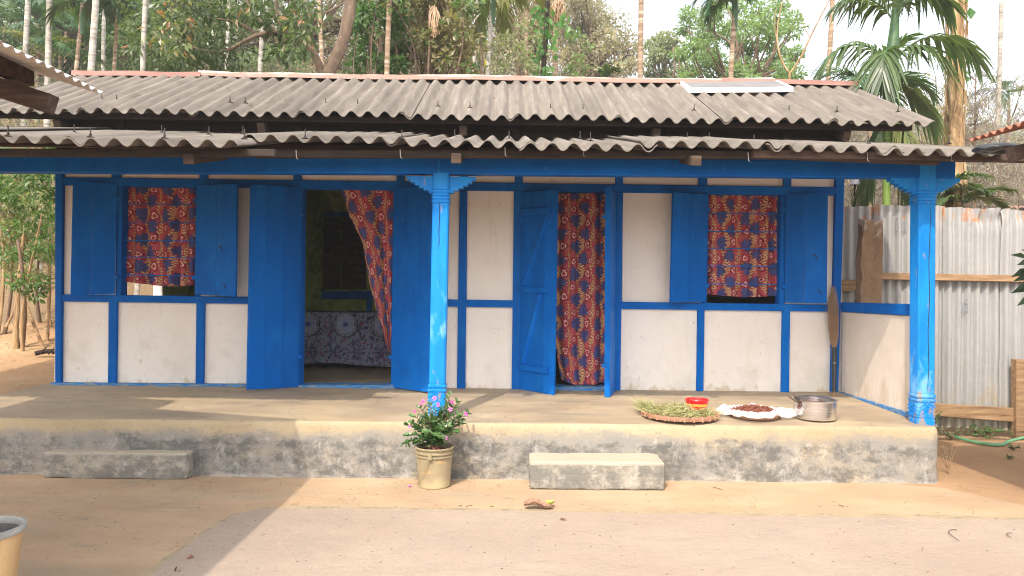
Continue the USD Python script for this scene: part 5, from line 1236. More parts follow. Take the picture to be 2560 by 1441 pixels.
palm('tall pale trunk nearest the right edge against the sky', [(2507, -80), (2504, 0), (2497, 240), (2488, 500)], 21, 10, 'bark_pale', seed=20)
palm('thin far palm beside the tall pale trunk at the right edge', [(2505, 395), (2504, 420), (2503, 450), (2502, 500)], 30, 6, 'bark_pale', seed=21, cpx=1, fr=7, frl=1.0)

def low_palm(label, x, y, Y, L, n, seed, mat='palmleaf', els=(.2, 1.2), lw=.045, stem=True, ll=.5):
    p = at(x, y, Y); zb = float(terrain(p[0], Y)); t = thing('young_palm', label, 'palm tree', (p[0], Y, zb), group='young palms in the undergrowth'); g_ = np.random.default_rng(seed)
    if p[2] - zb > .4: obj(t, 'trunk', tube([(0, 0, 0), (0, 0, (p[2] - zb) / 2), (0, 0, p[2] - zb)], [.05, .045, .04], 8), M['bark_pale' if seed == 61 else 'bark_brown'])
    for k in range(n):
        ra, le = frond((0, 0, p[2] - zb), k * 2.4 + g_.uniform(-.4, .4), g_.uniform(*els), L * g_.uniform(.8, 1.15), g_.uniform(1.0, 1.9), 24, ll, lw, .5, seed * 70 + k, rr=.012)
        obj(t, 'frond', cat_m([ra] + le), M[mat])
low_palm('dark young palm at the far left edge above the tin shed', 10, 70, 23, 2.6, 11, 31)
low_palm('dark young palm between the two left pale trunks', 95, 60, 24, 2.5, 11, 32)
low_palm('yellowing young palm low between the pale trunks on the left', 95, 130, 21, 1.2, 8, 33, 'palmdry')
low_palm('dark young palm right of the second pale trunk on the left', 165, 80, 22, 2.0, 12, 34)
low_palm('small dark palm left of the brown palm over the ridge end', 150, 140, 20, 1.2, 9, 30)
low_palm('grey green palm tuft behind the right end of the ridge', 2175, 215, 13, 1.1, 10, 35, 'palmleaf')
low_palm('far palm beside the tall pale trunk at the right edge', 2522, 240, 24, 1.6, 10, 36, 'palmleaf')
low_palm('spiky upright palm sprout above the right half of the ridge', 1515, 200, 12, .36, 7, 37, 'palmnear', (1.2, 1.5), .02, ll=.14)
low_palm('dark green palm frond cluster right above the tin fence', 2415, 508, 9.2, .52, 6, 38, 'palmnear', (.35, 1.1), .03, ll=.24)
low_palm('green palm tuft between the porch pillar and the vine trunk', 2340, 500, 9.4, .7, 7, 39, 'palmnear', (.5, 1.3), .03, ll=.3)

# near palm
NX = at(2217, 400, 8.8)
zb = float(terrain(NX[0], 8.8))
npalm = thing('areca_palm', 'near palm with a green stem and drooping fronds behind the right roof end', 'palm tree', (NX[0], 8.8, zb)); NB = np.array([NX[0], 8.8, zb])
tp_ = [at(2216, 520, 8.8), at(2217, 400, 8.8), at(2219, 320, 8.8)]
cvp = curve([NB] + tp_, 40); rad = np.full(40, .045)
for y in (340, 392, 442, 494): rad = rad + .008 * np.exp(-((cvp[:, 2] - at(2217, y, 8.8)[2]) / .03) ** 2)
obj(npalm, 'stem', tube(cvp - NB, rad, 12), M['culm'], smooth=True)
cv2 = curve([at(2219, 322, 8.8), at(2222, 260, 8.8), at(2226, 200, 8.8), at(2232, 120, 8.8), at(2238, 40, 8.8), at(2240, -60, 8.8)], 30)
obj(npalm, 'crownshaft', tube(cv2 - NB, np.interp(np.linspace(0, 1, 30), [0, .25, .5, .7, 1], [.046, .085, .075, .05, .03]), 12), M['sheath'], smooth=True)
D = math.radians
fronds = [((2228, 165), 180, 55, 1.15, 125, .40), ((2240, 150), 3, 52, 1.38, 112, .42), ((2240, 140), -50, 30, .75, 130, .42), ((2236, 60), 176, 66, 1.0, 110, .40), ((2240, 50), 6, 68, 1.0, 110, .40),
          ((2232, 150), -130, 28, .8, 125, .42), ((2226, 200), -15, -25, .75, 50, .40), ((2222, 190), 195, -20, .6, 45, .30), ((2238, 60), -85, 74, 1.1, 100, .42), ((2240, 20), 100, 70, 1.1, 90, .42), ((2240, 10), 150, 78, 1.2, 80, .42),
          ((2240, 0), 30, 78, 1.2, 80, .42), ((2222, 255), 178, -70, 1.32, 18, .40), ((2226, 255), 2, -73, 1.4, 16, .40), ((2222, 250), -70, -58, 1.1, 22, .34)]
for k, ((x, y), az, el, L, dr, ll) in enumerate(fronds):
    ra, le = frond(at(x, y, 8.8) - NB, D(az), D(el), L * (.9 if k < 7 else 1), D(dr), 21, ll * 1.15, .052, 1.05, 900 + k, rr=.014)
    fr_ = group_part(npalm, 'frond'); obj(fr_, 'rachis', ra, M['sheath'], smooth=True)
    if k < 6:
        for l_ in le: obj(fr_, 'leaflet', l_, M['palmnear'])
    else: obj(fr_, 'leaflets', cat_m(le), M['palmnear'] if k < 12 else M['palmdry'] if k == 14 else M['palmnear'], kind='stuff')

# trunk wrapped in climbing roots
VT = [at(2394, -260, 9.4), at(2394, -60, 9.4), at(2393, 60, 9.4), at(2391, 200, 9.4), at(2389, 360, 9.4), at(2390, 520, 9.4)]
zb = float(terrain(VT[-1][0], 9.4)); VB_ = np.array([VT[-1][0], 9.4, zb])
vt = thing('vine_wrapped_trunk', 'thick tan trunk wrapped in dry climbing roots behind the tin fence', 'tree', VB_)
cv = curve(VT[:-1] + [VT[-1], VB_], 90); rg = np.random.default_rng(4); rad = .085 + .016 * (rg.random((90, 14)) - .5) + .015 * (np.sin(np.linspace(0, 40, 90)) * .5)[:, None] + .02 * np.linspace(0, 1, 90)[:, None] ** 2
obj(vt, 'trunk', tube(cv - VB_, rad, 14), M['bark_tan'], smooth=True)
for k in range(34):
    a0, tw_, s0, s1 = rg.uniform(0, 6.3), rg.uniform(-3, 3), rg.integers(0, 60), 0; s1 = min(89, s0 + rg.integers(20, 50)); idx = np.arange(s0, s1)
    a_ = a0 + tw_ * (idx - s0) / 40 + .25 * np.sin(idx * .5 + k); rr_ = .098 + rg.uniform(0, .022) + .012 * np.sin(idx * .33 + k)
    q = cv[idx] - VB_ + np.stack([np.cos(a_) * rr_, np.sin(a_) * rr_, 0 * a_], 1)
    obj(vt, 'climbing_root', tube(q, rg.uniform(.006, .014), 5), M['bark_tan'], smooth=True)
lv = np.array([at(2424, 18, 9.3), at(2417, 190, 9.3), at(2419, 178, 9.3), at(2394, 196, 9.25), at(2412, 5, 9.3)])
add_leaves(vt, lv, np.array([[.1, -.1, -1.0], [.2, -.1, -.9], [.1, -.2, -1], [.1, -.3, -1], [.6, 0, .3]]), np.tile([0, -1.0, .2], (5, 1)), np.array([.17, .085, .06, .07, .06]), np.array([.13, .07, .05, .05, .05]), M['betel'], rel=VB_, droop=.1)

# ------------------------------------------------------------------ trees
def clump_leaves(centres, radii, n, L, W, g_, up=.5, hang=.3, flat=.7):
    C, A_, N_ = [], [], []
    for c, r in zip(centres, radii):
        u = g_.normal(0, 1, (n, 3)); u /= np.linalg.norm(u, axis=1, keepdims=True); rad_ = r * g_.random(n) ** .45
        p = c + u * rad_[:, None] * [1, 1, flat]
        a = u * .8 + g_.normal(0, .6, (n, 3)); a[:, 2] -= hang
        nn_ = u * .6 + g_.normal(0, .45, (n, 3)); nn_[:, 2] += up
        C.append(p); A_.append(a); N_.append(nn_)
    C, A_, N_ = np.vstack(C), np.vstack(A_), np.vstack(N_); m_ = len(C)
    return C, A_, N_, g_.uniform(.7, 1.2, m_) * L, g_.uniform(.75, 1.2, m_) * W
def limbs(par, root, centres, r0_, g_, rel, mat, every=1):
    for c in centres[::every]:
        mid = root * .5 + c * .5 + g_.normal(0, .12, 3) * np.linalg.norm(c - root); obj(par, 'limb', tube(curve([root, mid, c], 10) - rel, np.linspace(r0_, r0_ * .25, 10), 6), mat, smooth=True)

# mango tree with the curved stem
Ym = 11.3
stem1 = [at(x, y, Ym) for x, y in ((816, 215), (822, 180), (848, 128), (866, 70), (876, 10), (884, -70), (880, -180))]
stem2 = [at(812, 205, Ym), at(798, 165, Ym), at(772, 122, Ym - .1), at(735, 98, Ym - .2), at(690, 84, Ym - .3), at(640, 90, Ym - .4), at(596, 112, Ym - .5), at(545, 132, Ym - .6)]
zb = float(terrain(stem1[0][0], Ym)); MB0 = np.array([stem1[0][0] - .1, Ym, zb])
mg = thing('mango_tree', 'glossy leaved tree with a thick curved stem hanging over the left half of the ridge', 'tree', MB0); g = np.random.default_rng(77)
obj(mg, 'trunk', tube(curve([MB0] + stem1, 50) - MB0, np.linspace(.13, .085, 50) * (1 + .05 * np.sin(np.arange(50))), 10), M['bark_tree'], smooth=True)
obj(mg, 'limb', tube(curve(stem2, 40) - MB0, np.linspace(.075, .018, 40), 8), M['bark_tree'], smooth=True)
for pix in (((640, 90), (600, 60), (560, 50), (500, 40)), ((690, 84), (650, 50), (620, 10), (600, -60)), ((600, 110), (520, 128), (460, 110), (420, 90)), ((735, 98), (700, 60), (690, 10), (700, -60))):
    obj(mg, 'limb', tube(curve([at(x, y, Ym - .35 - .1 * i_) for i_, (x, y) in enumerate(pix)], 16) - MB0, np.linspace(.028, .008, 16), 6), M['bark_tree'], smooth=True)
cl = [(352, 18), (392, 30), (440, 22), (370, 75), (420, 75), (385, 118), (440, 112), (475, 70), (500, 28), (530, 65), (480, 135), (440, 155), (520, 110), (555, 25), (562, 85), (610, 22), (650, 18), (690, 30), (725, 55), (690, 62), (745, 20), (600, 50), (400, 158), (535, 150), (575, 130), (355, 110), (700, 130), (735, 118), (640, -20), (560, -30), (460, -30), (380, -30), (720, -30), (345, 60), (778, 40), (770, 80)]
cs = [at(x + g.normal(0, 6), y + g.normal(0, 5), Ym - .5 + g.normal(0, .35)) for x, y in cl]
ml = clump_leaves(cs, g.uniform(.22, .34, len(cs)), 64, .13, .054, g, up=.3, hang=.8)
add_leaves(mg, *ml, M['mango'], 300, rel=MB0, fold=.15, droop=.12)

def tree(name, label, x, ybase, Y, clumps, rpx, nleaf, L, W, mat, bark='bark_tree', r_=.06, own=0, seed=1, hang=.3, zspread=.5, cat='tree', group=None):
    g_ = np.random.default_rng(seed); low = at(x, ybase, Y); zb_ = float(terrain(low[0], Y)); B_ = np.array([low[0], Y, zb_ - .05])
    t = thing(name, label, cat, B_, group=group)
    cs_ = np.array([at(cx + g_.normal(0, 4), cy + g_.normal(0, 4), Y + g_.normal(0, zspread)) for cx, cy in clumps]); rr_ = np.full(len(cs_), rpx / FPX * Y) * g_.uniform(.75, 1.25, len(cs_))
    top = np.array([cs_[:, 0].mean(), Y, cs_[:, 2].mean()]); mid = B_ * .5 + top * .5 + g_.normal(0, .12, 3)
    cvt = curve([B_, mid, top], 20); obj(t, 'trunk', tube(cvt - B_, np.linspace(r_ * 1.2, r_ * .5, 20), 8), M[bark], smooth=True)
    limbs(t, cvt[12], cs_, r_ * .45, g_, B_, M[bark])
    lv_ = clump_leaves(cs_, rr_, nleaf, L, W, g_, hang=hang)
    if own: add_leaves(t, *lv_, M[mat], own, rel=B_)
    else: obj(t, 'crown', leafgeo(lv_[0] - B_, *lv_[1:]), M[mat])
    return t
def grid(x0, x1, y0, y1, n, seed, fn=None):
    g_ = np.random.default_rng(seed); out = []
    while len(out) < n:
        p = (g_.uniform(x0, x1), g_.uniform(y0, y1))
        if (fn is None or fn(*p)) and all((p[0] - q[0]) ** 2 + (p[1] - q[1]) ** 2 > ((x1 - x0) * (y1 - y0) / n) * .35 for q in out): out.append(p)
    return out
tree('broadleaf_tree', 'dark broad leaved tree just right of the curved mango stem', 950, 180, 12.6, grid(895, 1010, -60, 175, 22, 1), 34, 75, .15, .075, 'broad', seed=2, own=120)
tree('broadleaf_tree', 'large leaved tree left of the hanging palm fronds in the middle', 1085, 180, 13, grid(1015, 1175, -50, 180, 28, 2), 34, 75, .15, .075, 'broad', seed=3, own=120)
tree('bright_tree', 'light green bushy tree between the dark palms and the mango leaves', 318, 175, 24, grid(268, 360, 60, 178, 12, 3), 30, 150, .13, .045, 'bright', seed=4)
tree('bright_tree', 'light green bush under the mango limb left of the curved stem', 700, 178, 24, grid(590, 770, 125, 182, 14, 4), 26, 130, .13, .045, 'bright', seed=5)
tree('feathery_tree', 'bright green tree standing against the white sky right of centre', 1850, 195, 26, grid(1705, 1990, -10, 205, 54, 6, lambda x, y: ((x - 1855) / 165) ** 2 + ((y - 120) / 135) ** 2 < 1 or y > 150), 26, 130, .21, .085, 'feather', r_=.16, seed=6, zspread=1.2)
tree('hazy_tree', 'pale tree on the skyline at the left of the bright green tree', 1690, 190, 38, grid(1630, 1712, 95, 200, 16, 7), 24, 150, .24, .12, 'scrub_green', r_=.2, seed=7)
tree('hazy_tree', 'tall dusty tree on the skyline right of the ringed palm trunks', 1470, 190, 34, grid(1395, 1585, -60, 190, 50, 8, lambda x, y: y > (x - 1480) * 1.0), 34, 190, .20, .08, 'scrub', r_=.25, seed=8, zspread=1.5)
tree('hazy_tree', 'dusty tree behind the orange ringed palm', 1290, 190, 30, grid(1200, 1400, -70, 150, 46, 9), 38, 170, .20, .08, 'scrub', r_=.22, seed=9, zspread=1.5)
tree('hazy_tree', 'green grey tree behind the large leaved tree', 1060, 190, 28, grid(940, 1190, -70, 160, 48, 10), 38, 170, .19, .09, 'scrub_green', r_=.2, seed=10, zspread=1.4)
tree('hazy_tree', 'dusty pale tree behind the mango limb', 720, 190, 27, grid(560, 930, -70, 170, 60, 11), 38, 170, .19, .085, 'scrub', r_=.2, seed=11, zspread=1.4)
tree('dark_tree', 'deep green tree filling the gap behind the left palms', 180, 200, 26, grid(-20, 330, -70, 190, 64, 12), 44, 190, .20, .09, 'deep', r_=.2, seed=12, zspread=1.4)
tree('dark_tree', 'green tree behind the mango foliage', 460, 200, 25, grid(320, 600, -70, 190, 52, 13), 40, 190, .18, .085, 'scrub_green', r_=.2, seed=13, zspread=1.4)
tree('spindly_tree', 'brown leaved thin tree right of the near palm', 2350, 470, 13, grid(2285, 2400, 200, 440, 20, 14), 22, 70, .07, .035, 'scrub', r_=.025, seed=14, zspread=.5)
tree('green_bush', 'yellow green leaves between the ringed trunk and the lone brown palm', 1450, 200, 15, grid(1420, 1480, 70, 190, 9, 15), 14, 26, .10, .06, 'bright', r_=.02, seed=15)
tree('green_bush', 'low leafy growth under the orange ringed palm', 1290, 200, 14, grid(1235, 1345, 60, 185, 12, 16), 20, 32, .12, .055, 'scrub_green', r_=.03, seed=16)
tree('small_tree', 'thin plant with big wilted leaves near the lone brown palm', 1535, 200, 14, [(1535, 70), (1528, 130), (1552, 160), (1540, 100), (1520, 165)], 12, 9, .17, .10, 'scrub', r_=.018, seed=17, own=45)

# bare forked sapling
fk = at(1973, 205, 11.2); zb = float(terrain(fk[0], 11.2)); FB = np.array([fk[0], 11.2, zb]); bs = thing('bare_sapling', 'bare forked sapling rising behind the solar panel against the sky', 'tree', FB)
obj(bs, 'trunk', tube(curve([FB, at(1974, 260, 11.2), at(1974, 183, 11.2)], 14) - FB, np.linspace(.03, .022, 14), 7), M['bark_tan'], smooth=True)
for pix, r_ in ((((1974, 184), (1952, 145), (1943, 100), (1945, 60), (1956, 5)), .018), (((1974, 184), (1998, 150), (2025, 95), (2055, 35), (2086, -20)), .018), (((1943, 100), (1936, 60), (1942, 20)), .008), (((2025, 95), (2008, 60), (2000, 30)), .006)):
    obj(bs, 'limb', tube(curve([at(x, y, 11.2) for x, y in pix], 18) - FB, np.linspace(r_, r_ * .4, 18), 6), M['bark_tan'], smooth=True)

# dark trunk with a climbing vine
DV = [at(1372, -70, 15), at(1369, 0, 15), at(1365, 90, 15), at(1356, 198, 15)]; zb = float(terrain(DV[-1][0], 15)); DB = np.array([DV[-1][0] - .1, 15, zb])
dv = thing('vine_covered_tree', 'dark trunk covered in big heart shaped vine leaves in the middle above the ridge', 'tree', DB); g = np.random.default_rng(8)
obj(dv, 'trunk', tube(curve(DV + [DB], 40) - DB, np.linspace(.05, .06, 40), 8), M['wood_dark'], smooth=True)
def vine_leaves(par, pts, Y, B_, n, sp, mat, seed, L=.16):
    g_ = np.random.default_rng(seed); C = []
    for x, y in pts:
        for k in range(n): C.append(at(x + g_.normal(0, sp), y + g_.normal(0, sp), Y - .12 + g_.normal(0, .12)))
    C = np.array(C); m_ = len(C); A_ = g_.normal(0, .35, (m_, 3)); A_[:, 2] -= 1; N_ = g_.normal(0, .4, (m_, 3)); N_[:, 1] -= 1; N_[:, 2] += .5
    add_leaves(par, C, A_, N_, g_.uniform(.7, 1.2, m_) * L, g_.uniform(.7, 1.1, m_) * L * .75, mat, rel=B_, fold=.1, droop=.08)
vine_leaves(dv, [(1352, 20), (1360, 40), (1372, 50), (1340, 30), (1405, 40), (1412, 55), (1345, 80), (1368, 75), (1378, 78), (1335, 140), (1345, 150), (1360, 175), (1328, 165), (1375, 165), (1380, 120), (1350, 120)], 15, DB, 7, 9, M['betel'], 3)
gv = thing('climbing_vine', 'vine with green and yellow heart shaped leaves on the grey palms in the middle', 'vine', at(1190, 200, 17.2)); GB = np.array(at(1190, 200, 17.2))
obj(gv, 'vine_stem', tube(curve([at(1186, 210, 17.2), at(1195, 120, 17.2), at(1205, 60, 17.2), at(1200, -30, 17.2)], 20) - GB, .012, 5), M['bark_tree'])
vine_leaves(gv, [(1165, 80), (1175, 95), (1155, 150), (1150, 140), (1205, 60), (1195, 165), (1170, 30), (1180, 175), (1135, 25), (1125, 30)], 17.2, GB, 6, 8, M['betel'], 4, .19)
vine_leaves(gv, [(1180, 135), (1212, 145), (1212, 100), (1187, 168), (1166, 184)], 17.1, GB, 1, 3, M['yellow'], 5, .20)
rl = np.random.default_rng(3)
# fibrous lump of dead sheaths
lp = at(1392, 22, 16.4); fib = [tube(curve([lp + rl.normal(0, .06, 3) + [0, 0, rl.uniform(-.1, .25)], lp + rl.normal(0, .1, 3), lp + rl.normal(0, .08, 3) + [0, 0, -.25]], 6), .008, 4) for _ in range(60)]
obj(None, 'dead_sheath', cat_m(fib), M['straw_brown'], label='brown tuft of dead fibres high on the ringed palm beside the vine covered trunk', cat='dead leaves')
lp = at(1086, 52, 12.4); fib = [tube(curve([lp + rl.normal(0, .03, 3) + [0, 0, .2], lp + rl.normal(0, .05, 3), lp + rl.normal(0, .04, 3) + [0, 0, -.22]], 6), .008, 4) for _ in range(50)]
obj(None, 'dead_sheath', cat_m(fib), M['straw_brown'], label='hanging brown bundle of dead leaf in the large leaved tree', cat='dead leaves')

# ------------------------------------------------------------------ scrub on the hillside
def twigs(centres, rad_, n, L, w_, g_):
    V, F, k = [], [], 0
    c = np.repeat(centres, n, 0); r = np.repeat(rad_, n)[:, None]; m_ = len(c)
    a = c + g_.normal(0, .45, (m_, 3)) * r * [1, 1, .6]; d = g_.normal(0, 1, (m_, 3)); d[:, 2] = np.abs(d[:, 2]) + .4; d /= np.linalg.norm(d, axis=1, keepdims=True)
    l_ = g_.uniform(.4, 1.3, m_)[:, None] * L; s = np.cross(d, [.3, .9, .2]); s /= np.linalg.norm(s, axis=1, keepdims=True); u = np.cross(s, d)
    e = a + d * l_ + g_.normal(0, .12, (m_, 3)) * l_
    P = np.stack([a + s * w_, a - s * w_ * .6 + u * w_, a - s * w_ * .6 - u * w_, e], 1).reshape(-1, 3)
    f = (np.arange(m_)[:, None, None] * 4 + np.array([[0, 1, 3], [1, 2, 3], [2, 0, 3]])[None]).reshape(-1, 3); return P, f
def thicket(name, label, spec, leafmatn, seed, nl, L, W, ntw=0, twl=1.0, cat='scrub'):
    g_ = np.random.default_rng(seed); cs_, rs = [], []
    for (x0, x1, Y0, Y1, n, r0_, r1_) in spec:
        for _ in range(n):
            Y = g_.uniform(Y0, Y1); X = at(g_.uniform(x0, x1), 500, Y)[0]; r = g_.uniform(r0_, r1_)
            cs_.append((X, Y, float(terrain(X, Y)) + r * g_.uniform(.35, .95))); rs.append(r)
    cs_, rs = np.array(cs_), np.array(rs)
    c_, a_, n_, l_, w_ = clump_leaves(cs_, rs, nl, L, W, g_, hang=.1, flat=.8)
    k = np.clip(c_[:, 1] / 24, .6, 2.0)
    obj(None, name + '_leaves' if False else name, leafgeo2(c_, a_, n_, l_ * k, w_ * k), M[leafmatn], label=label, cat=cat, kind='stuff')
    if ntw: obj(None, 'dry_twigs', twigs(cs_, rs, ntw, twl, .011, g_), M['twig'], label='bare grey twigs of ' + label, cat='twigs', kind='stuff')
thicket('dry_scrub', 'the dry brown scrub on the hillside behind the middle of the roof', [(1100, 1620, 17, 32, 90, .8, 1.5), (1100, 1700, 32, 60, 90, 1.2, 2.4)], 'scrub', 1, 210, .12, .045, 36, 1.1)
thicket('bank_scrub', 'the leafy scrub on the bank behind the shrubs at the left edge', [(-250, 150, 12.6, 17, 26, .5, 1.0)], 'broad', 9, 260, .10, .045, 30, .9)
thicket('green_scrub', 'the mixed green scrub on the hillside behind the left half of the roof', [(-150, 1120, 17, 30, 130, .8, 1.6), (-200, 1150, 30, 62, 150, 2.0, 4.2)], 'scrub_green', 2, 190, .13, .055, 20, 1.1)
thicket('right_scrub', 'the thin dry scrub on the hillside at the right behind the tin fence', [(2080, 2640, 13, 22, 46, .5, 1.1), (1950, 2700, 22, 40, 90, .9, 1.7), (1600, 2700, 40, 75, 110, 1.5, 2.8)], 'scrub', 3, 170, .10, .04, 60, 1.2)
thicket('far_green_scrub', 'the patchy green growth on the right hillside', [(2300, 2640, 15, 30, 26, .5, 1.1), (1950, 2700, 30, 60, 40, 1., 2.)], 'scrub_green', 4, 150, .11, .05, 0)

def dry_tree(label, x, ytop, ybase, Y, wpx, seed, nl=500, mat='scrub', L=.07):
    g_ = np.random.default_rng(seed); low = at(x, ybase, Y); B_ = np.array([low[0], Y, float(terrain(low[0], Y))]); t = thing('dry_tree', label, 'tree', B_, group='dry bare trees on the right hillside')
    top = at(x + g_.normal(0, 10), ytop, Y); ends = []
    tr = curve([B_, B_ * .5 + top * .5 + g_.normal(0, .15, 3), top], 16); obj(t, 'trunk', tube(tr - B_, np.linspace(.05, .008, 16), 6), M['bark_tree'], smooth=True)
    for k in range(16):
        a = tr[g_.integers(4, 14)]; e = a + np.array([g_.normal(0, wpx / FPX * Y * .6), g_.normal(0, .5), g_.uniform(.2, 1.0) * wpx / FPX * Y]); c_ = curve([a, (a + e) / 2 + g_.normal(0, .08, 3), e], 9)
        obj(t, 'limb', tube(c_ - B_, np.linspace(.018, .004, 9), 5), M['bark_tree'], smooth=True); ends += [c_[5], c_[7], c_[8]]
    ends = np.array(ends); obj(t, 'twigs', (lambda q: (q[0] - B_, q[1]))(twigs(ends, np.full(len(ends), .35), 16, .55, .006, g_)), M['twig'])
    lv_ = clump_leaves(ends, np.full(len(ends), .38), max(2, nl // len(ends)), L, L * .5, g_); obj(t, 'crown', leafgeo2(lv_[0] - B_, *lv_[1:]), M[mat])
dry_tree('dry thin tree with brown leaves just left of the vine wrapped trunk', 2335, 190, 480, 15, 70, 1, 900)
dry_tree('bare grey tree just right of the vine wrapped trunk', 2440, 130, 480, 16, 60, 2, 300)
dry_tree('bare twiggy tree by the right edge under the far palm', 2530, 250, 480, 18, 80, 3, 700)
dry_tree('dusty thin tree between the near palm and the right ridge end', 2150, 235, 480, 18, 60, 4, 600, 'scrub_green')
dry_tree('grey twiggy tree behind the porch pillar opening', 2262, 300, 480, 20, 80, 5, 700)
# ------------------------------------------------------------------ left edge: shrubs, stems and stakes on the bank
g = np.random.default_rng(31)
def stem_shrub(label, stems, Y, leaves, nleaf, seed, r_=.03, mat='broad', name='shrub', own=90):
    g_ = np.random.default_rng(seed); lowp = at(*stems[0][0], Y); B_ = np.array([lowp[0], Y, float(terrain(lowp[0], Y))])
    t = thing(name, label, 'shrub', B_)
    for k, pix in enumerate(stems):
        P3 = [at(x, y, Y + .12 * math.sin(k * 2 + i_)) for i_, (x, y) in enumerate(pix)]; P3[0][2] = float(terrain(P3[0][0], P3[0][1])) - .03
        rr_ = r_ * (1 if k < 2 else .55); obj(t, 'stem', tube(curve(P3, 20) - B_, np.linspace(rr_, rr_ * .45, 20) * (1 + .08 * np.sin(np.arange(20) * 1.3)), 8), M['bark_tan'] if k % 2 == 0 else M['bark_tree'], smooth=True)
    cs_ = [at(x, y, Y + g_.normal(-.1, .3)) for x, y in leaves]
    lv_ = clump_leaves(cs_, np.full(len(cs_), 26 / FPX * Y), nleaf, .085, .036, g_, hang=.3); add_leaves(t, *lv_, M[mat], own, rel=B_)
stem_shrub('leafy shrub with two tan stems on the earth bank at the left edge', [((38, 880), (42, 780), (50, 680), (62, 560)), ((52, 882), (60, 800), (58, 700), (44, 600)), ((60, 760), (80, 650), (100, 560), (112, 480))], 9.4, grid(-5, 138, 425, 740, 24, 21), 70, 5, .038)
stem_shrub('thin leafy shrub behind the tan stemmed shrub by the corner post', [((118, 845), (122, 760), (124, 650), (118, 540)), ((100, 830), (92, 740), (96, 650), (110, 500)), ((128, 840), (120, 700), (130, 600))], 10.6, grid(20, 145, 400, 690, 24, 22), 70, 6, .03, 'scrub_green')
stem_shrub('tangled shrub at the far left edge of the view', [((-8, 890), (2, 780), (10, 680), (0, 560)), ((10, 860), (24, 760), (30, 640), (10, 520))], 10.0, grid(-30, 60, 420, 700, 16, 23), 70, 7, .028, 'broad')
low_palm('lichen grey slender trunk on the bank seen left of the corner post', 102, 430, 12.0, .8, 6, 61)
def stake(label, a, b, Y, r_=.022):
    A3, B3 = at(*a, Y), at(*b, Y - .15); s_ = np.linspace(0, 1, 24); rr_ = r_ * (1 + .22 * (np.abs((s_ * 6) % 1 - .5) > .44))
    obj(None, 'bamboo_stake', tube(A3 + (B3 - A3) * s_[:, None], rr_, 8), M['wood_pale'], smooth=40, label=label, cat='stake', group='bamboo stakes on the left bank')
stake('leaning bamboo stake on the bank between the shrub and the corner post', (62, 755), (112, 880), 9.6)
stake('upright bamboo stake beside the corner post on the bank', (122, 700), (119, 865), 10.0, .018)
stake('short slanting bamboo stake at the left of the tan stems', (40, 770), (14, 820), 10.0, .018)
dl = at(112, 873, 8.9); dl[2] = float(terrain(dl[0], 8.9)) + .05
obj(None, 'fallen_branch', cat_m([tube(curve([dl + [-.12, 0, 0], dl + [.02, .05, .03], dl + [.2, .02, 0]], 10), .03, 7)] + [tube([dl + [x_, 0, 0], dl + [x_ + .1, -.05, .09]], [.012, .004], 5) for x_ in (-.05, .05, .1)]), M['wood_dark'], label='dark fallen branch on the earth by the corner post', cat='branch')
lc = []; nleafs = 900
X_ = g.uniform(-8.5, -4.8, nleafs); Y_ = g.uniform(7.2, 13, nleafs); Z_ = terrain(X_, Y_) + .012
a_ = g.normal(0, 1, (nleafs, 3)); a_[:, 2] *= .15; n_ = g.normal(0, .3, (nleafs, 3)); n_[:, 2] += 1
obj(None, 'leaf_litter', leafgeo(np.stack([X_, Y_, Z_], 1), a_, n_, g.uniform(.02, .07, nleafs), g.uniform(.012, .03, nleafs)), M['scrub'], label='dry leaf litter on the bare earth left of the house', cat='leaves', kind='stuff')

# ------------------------------------------------------------------ right edge plants
cb = at(2575, 700, 5.6); cz = np.array([cb[0], 5.6, 0.0]); cp = thing('croton_plant', 'long leaved plant reaching in at the right edge before the tin fence', 'plant', cz)
obj(cp, 'stem', tube(curve([np.zeros(3), [0.02, 0, .8], [.0, 0, 1.75]], 16), .016, 6), M['bark_tree'])
C = []; A_ = []
for (x, y, tx, ty) in ((2585, 650, 2528, 634), (2585, 655, 2545, 660), (2590, 672, 2530, 690), (2590, 690, 2536, 700), (2590, 715, 2530, 730), (2590, 702, 2545, 722), (2590, 740, 2545, 762), (2580, 640, 2556, 622), (2590, 665, 2560, 690), (2590, 700, 2600, 640), (2590, 690, 2640, 680)):
    p, e = at(x, y, 5.6), at(tx, ty, 5.5); C.append(p); A_.append(e - p)
C, A_ = np.array(C), np.array(A_); Ls = np.linalg.norm(A_, axis=1)
add_leaves(cp, C, A_, np.tile([.1, -.7, .7], (len(C), 1)), Ls, Ls * .22 + .012, M['deep'], rel=cz, droop=.06)
def weed(label, x, y, z, h, n, seed, mat='scrub_green', sp=.12, L=.035, dry=False):
    p = onz(x, y, z); g_ = np.random.default_rng(seed); t = thing('weed', label, 'weed', p); C, A_, N_ = [], [], []
    for k in range(n):
        e = np.array([g_.normal(0, sp), g_.normal(0, sp * .6), h * g_.uniform(.5, 1)]); cv_ = curve([np.zeros(3), e * .5 + [0, 0, h * .12], e], 8)
        obj(t, 'stem', tube(cv_, np.linspace(.003, .0012, 8), 4), M['wood_pale'] if dry else M['stem'])
        for q in cv_[2:]:
            for _ in range(0 if (dry and g_.random() < .75) else 2): C.append(q); A_.append(g_.normal(0, 1, 3) + [0, 0, .3]); N_.append(g_.normal(0, .4, 3) + [0, -.3, 1])
    m_ = len(C); add_leaves(t, np.array(C), np.array(A_), np.array(N_), g_.uniform(.6, 1.2, m_) * L, g_.uniform(.6, 1.2, m_) * L * .5, M[mat], 60)
weed('small leafy weed at the foot of the plinth corner near the hose end', 2378, 1100, 0, .13, 12, 1)
weed('dry twiggy weed growing from the earth beside the plinth corner', 2372, 1184, 0, .28, 7, 2, sp=.09, L=.02, dry=True)
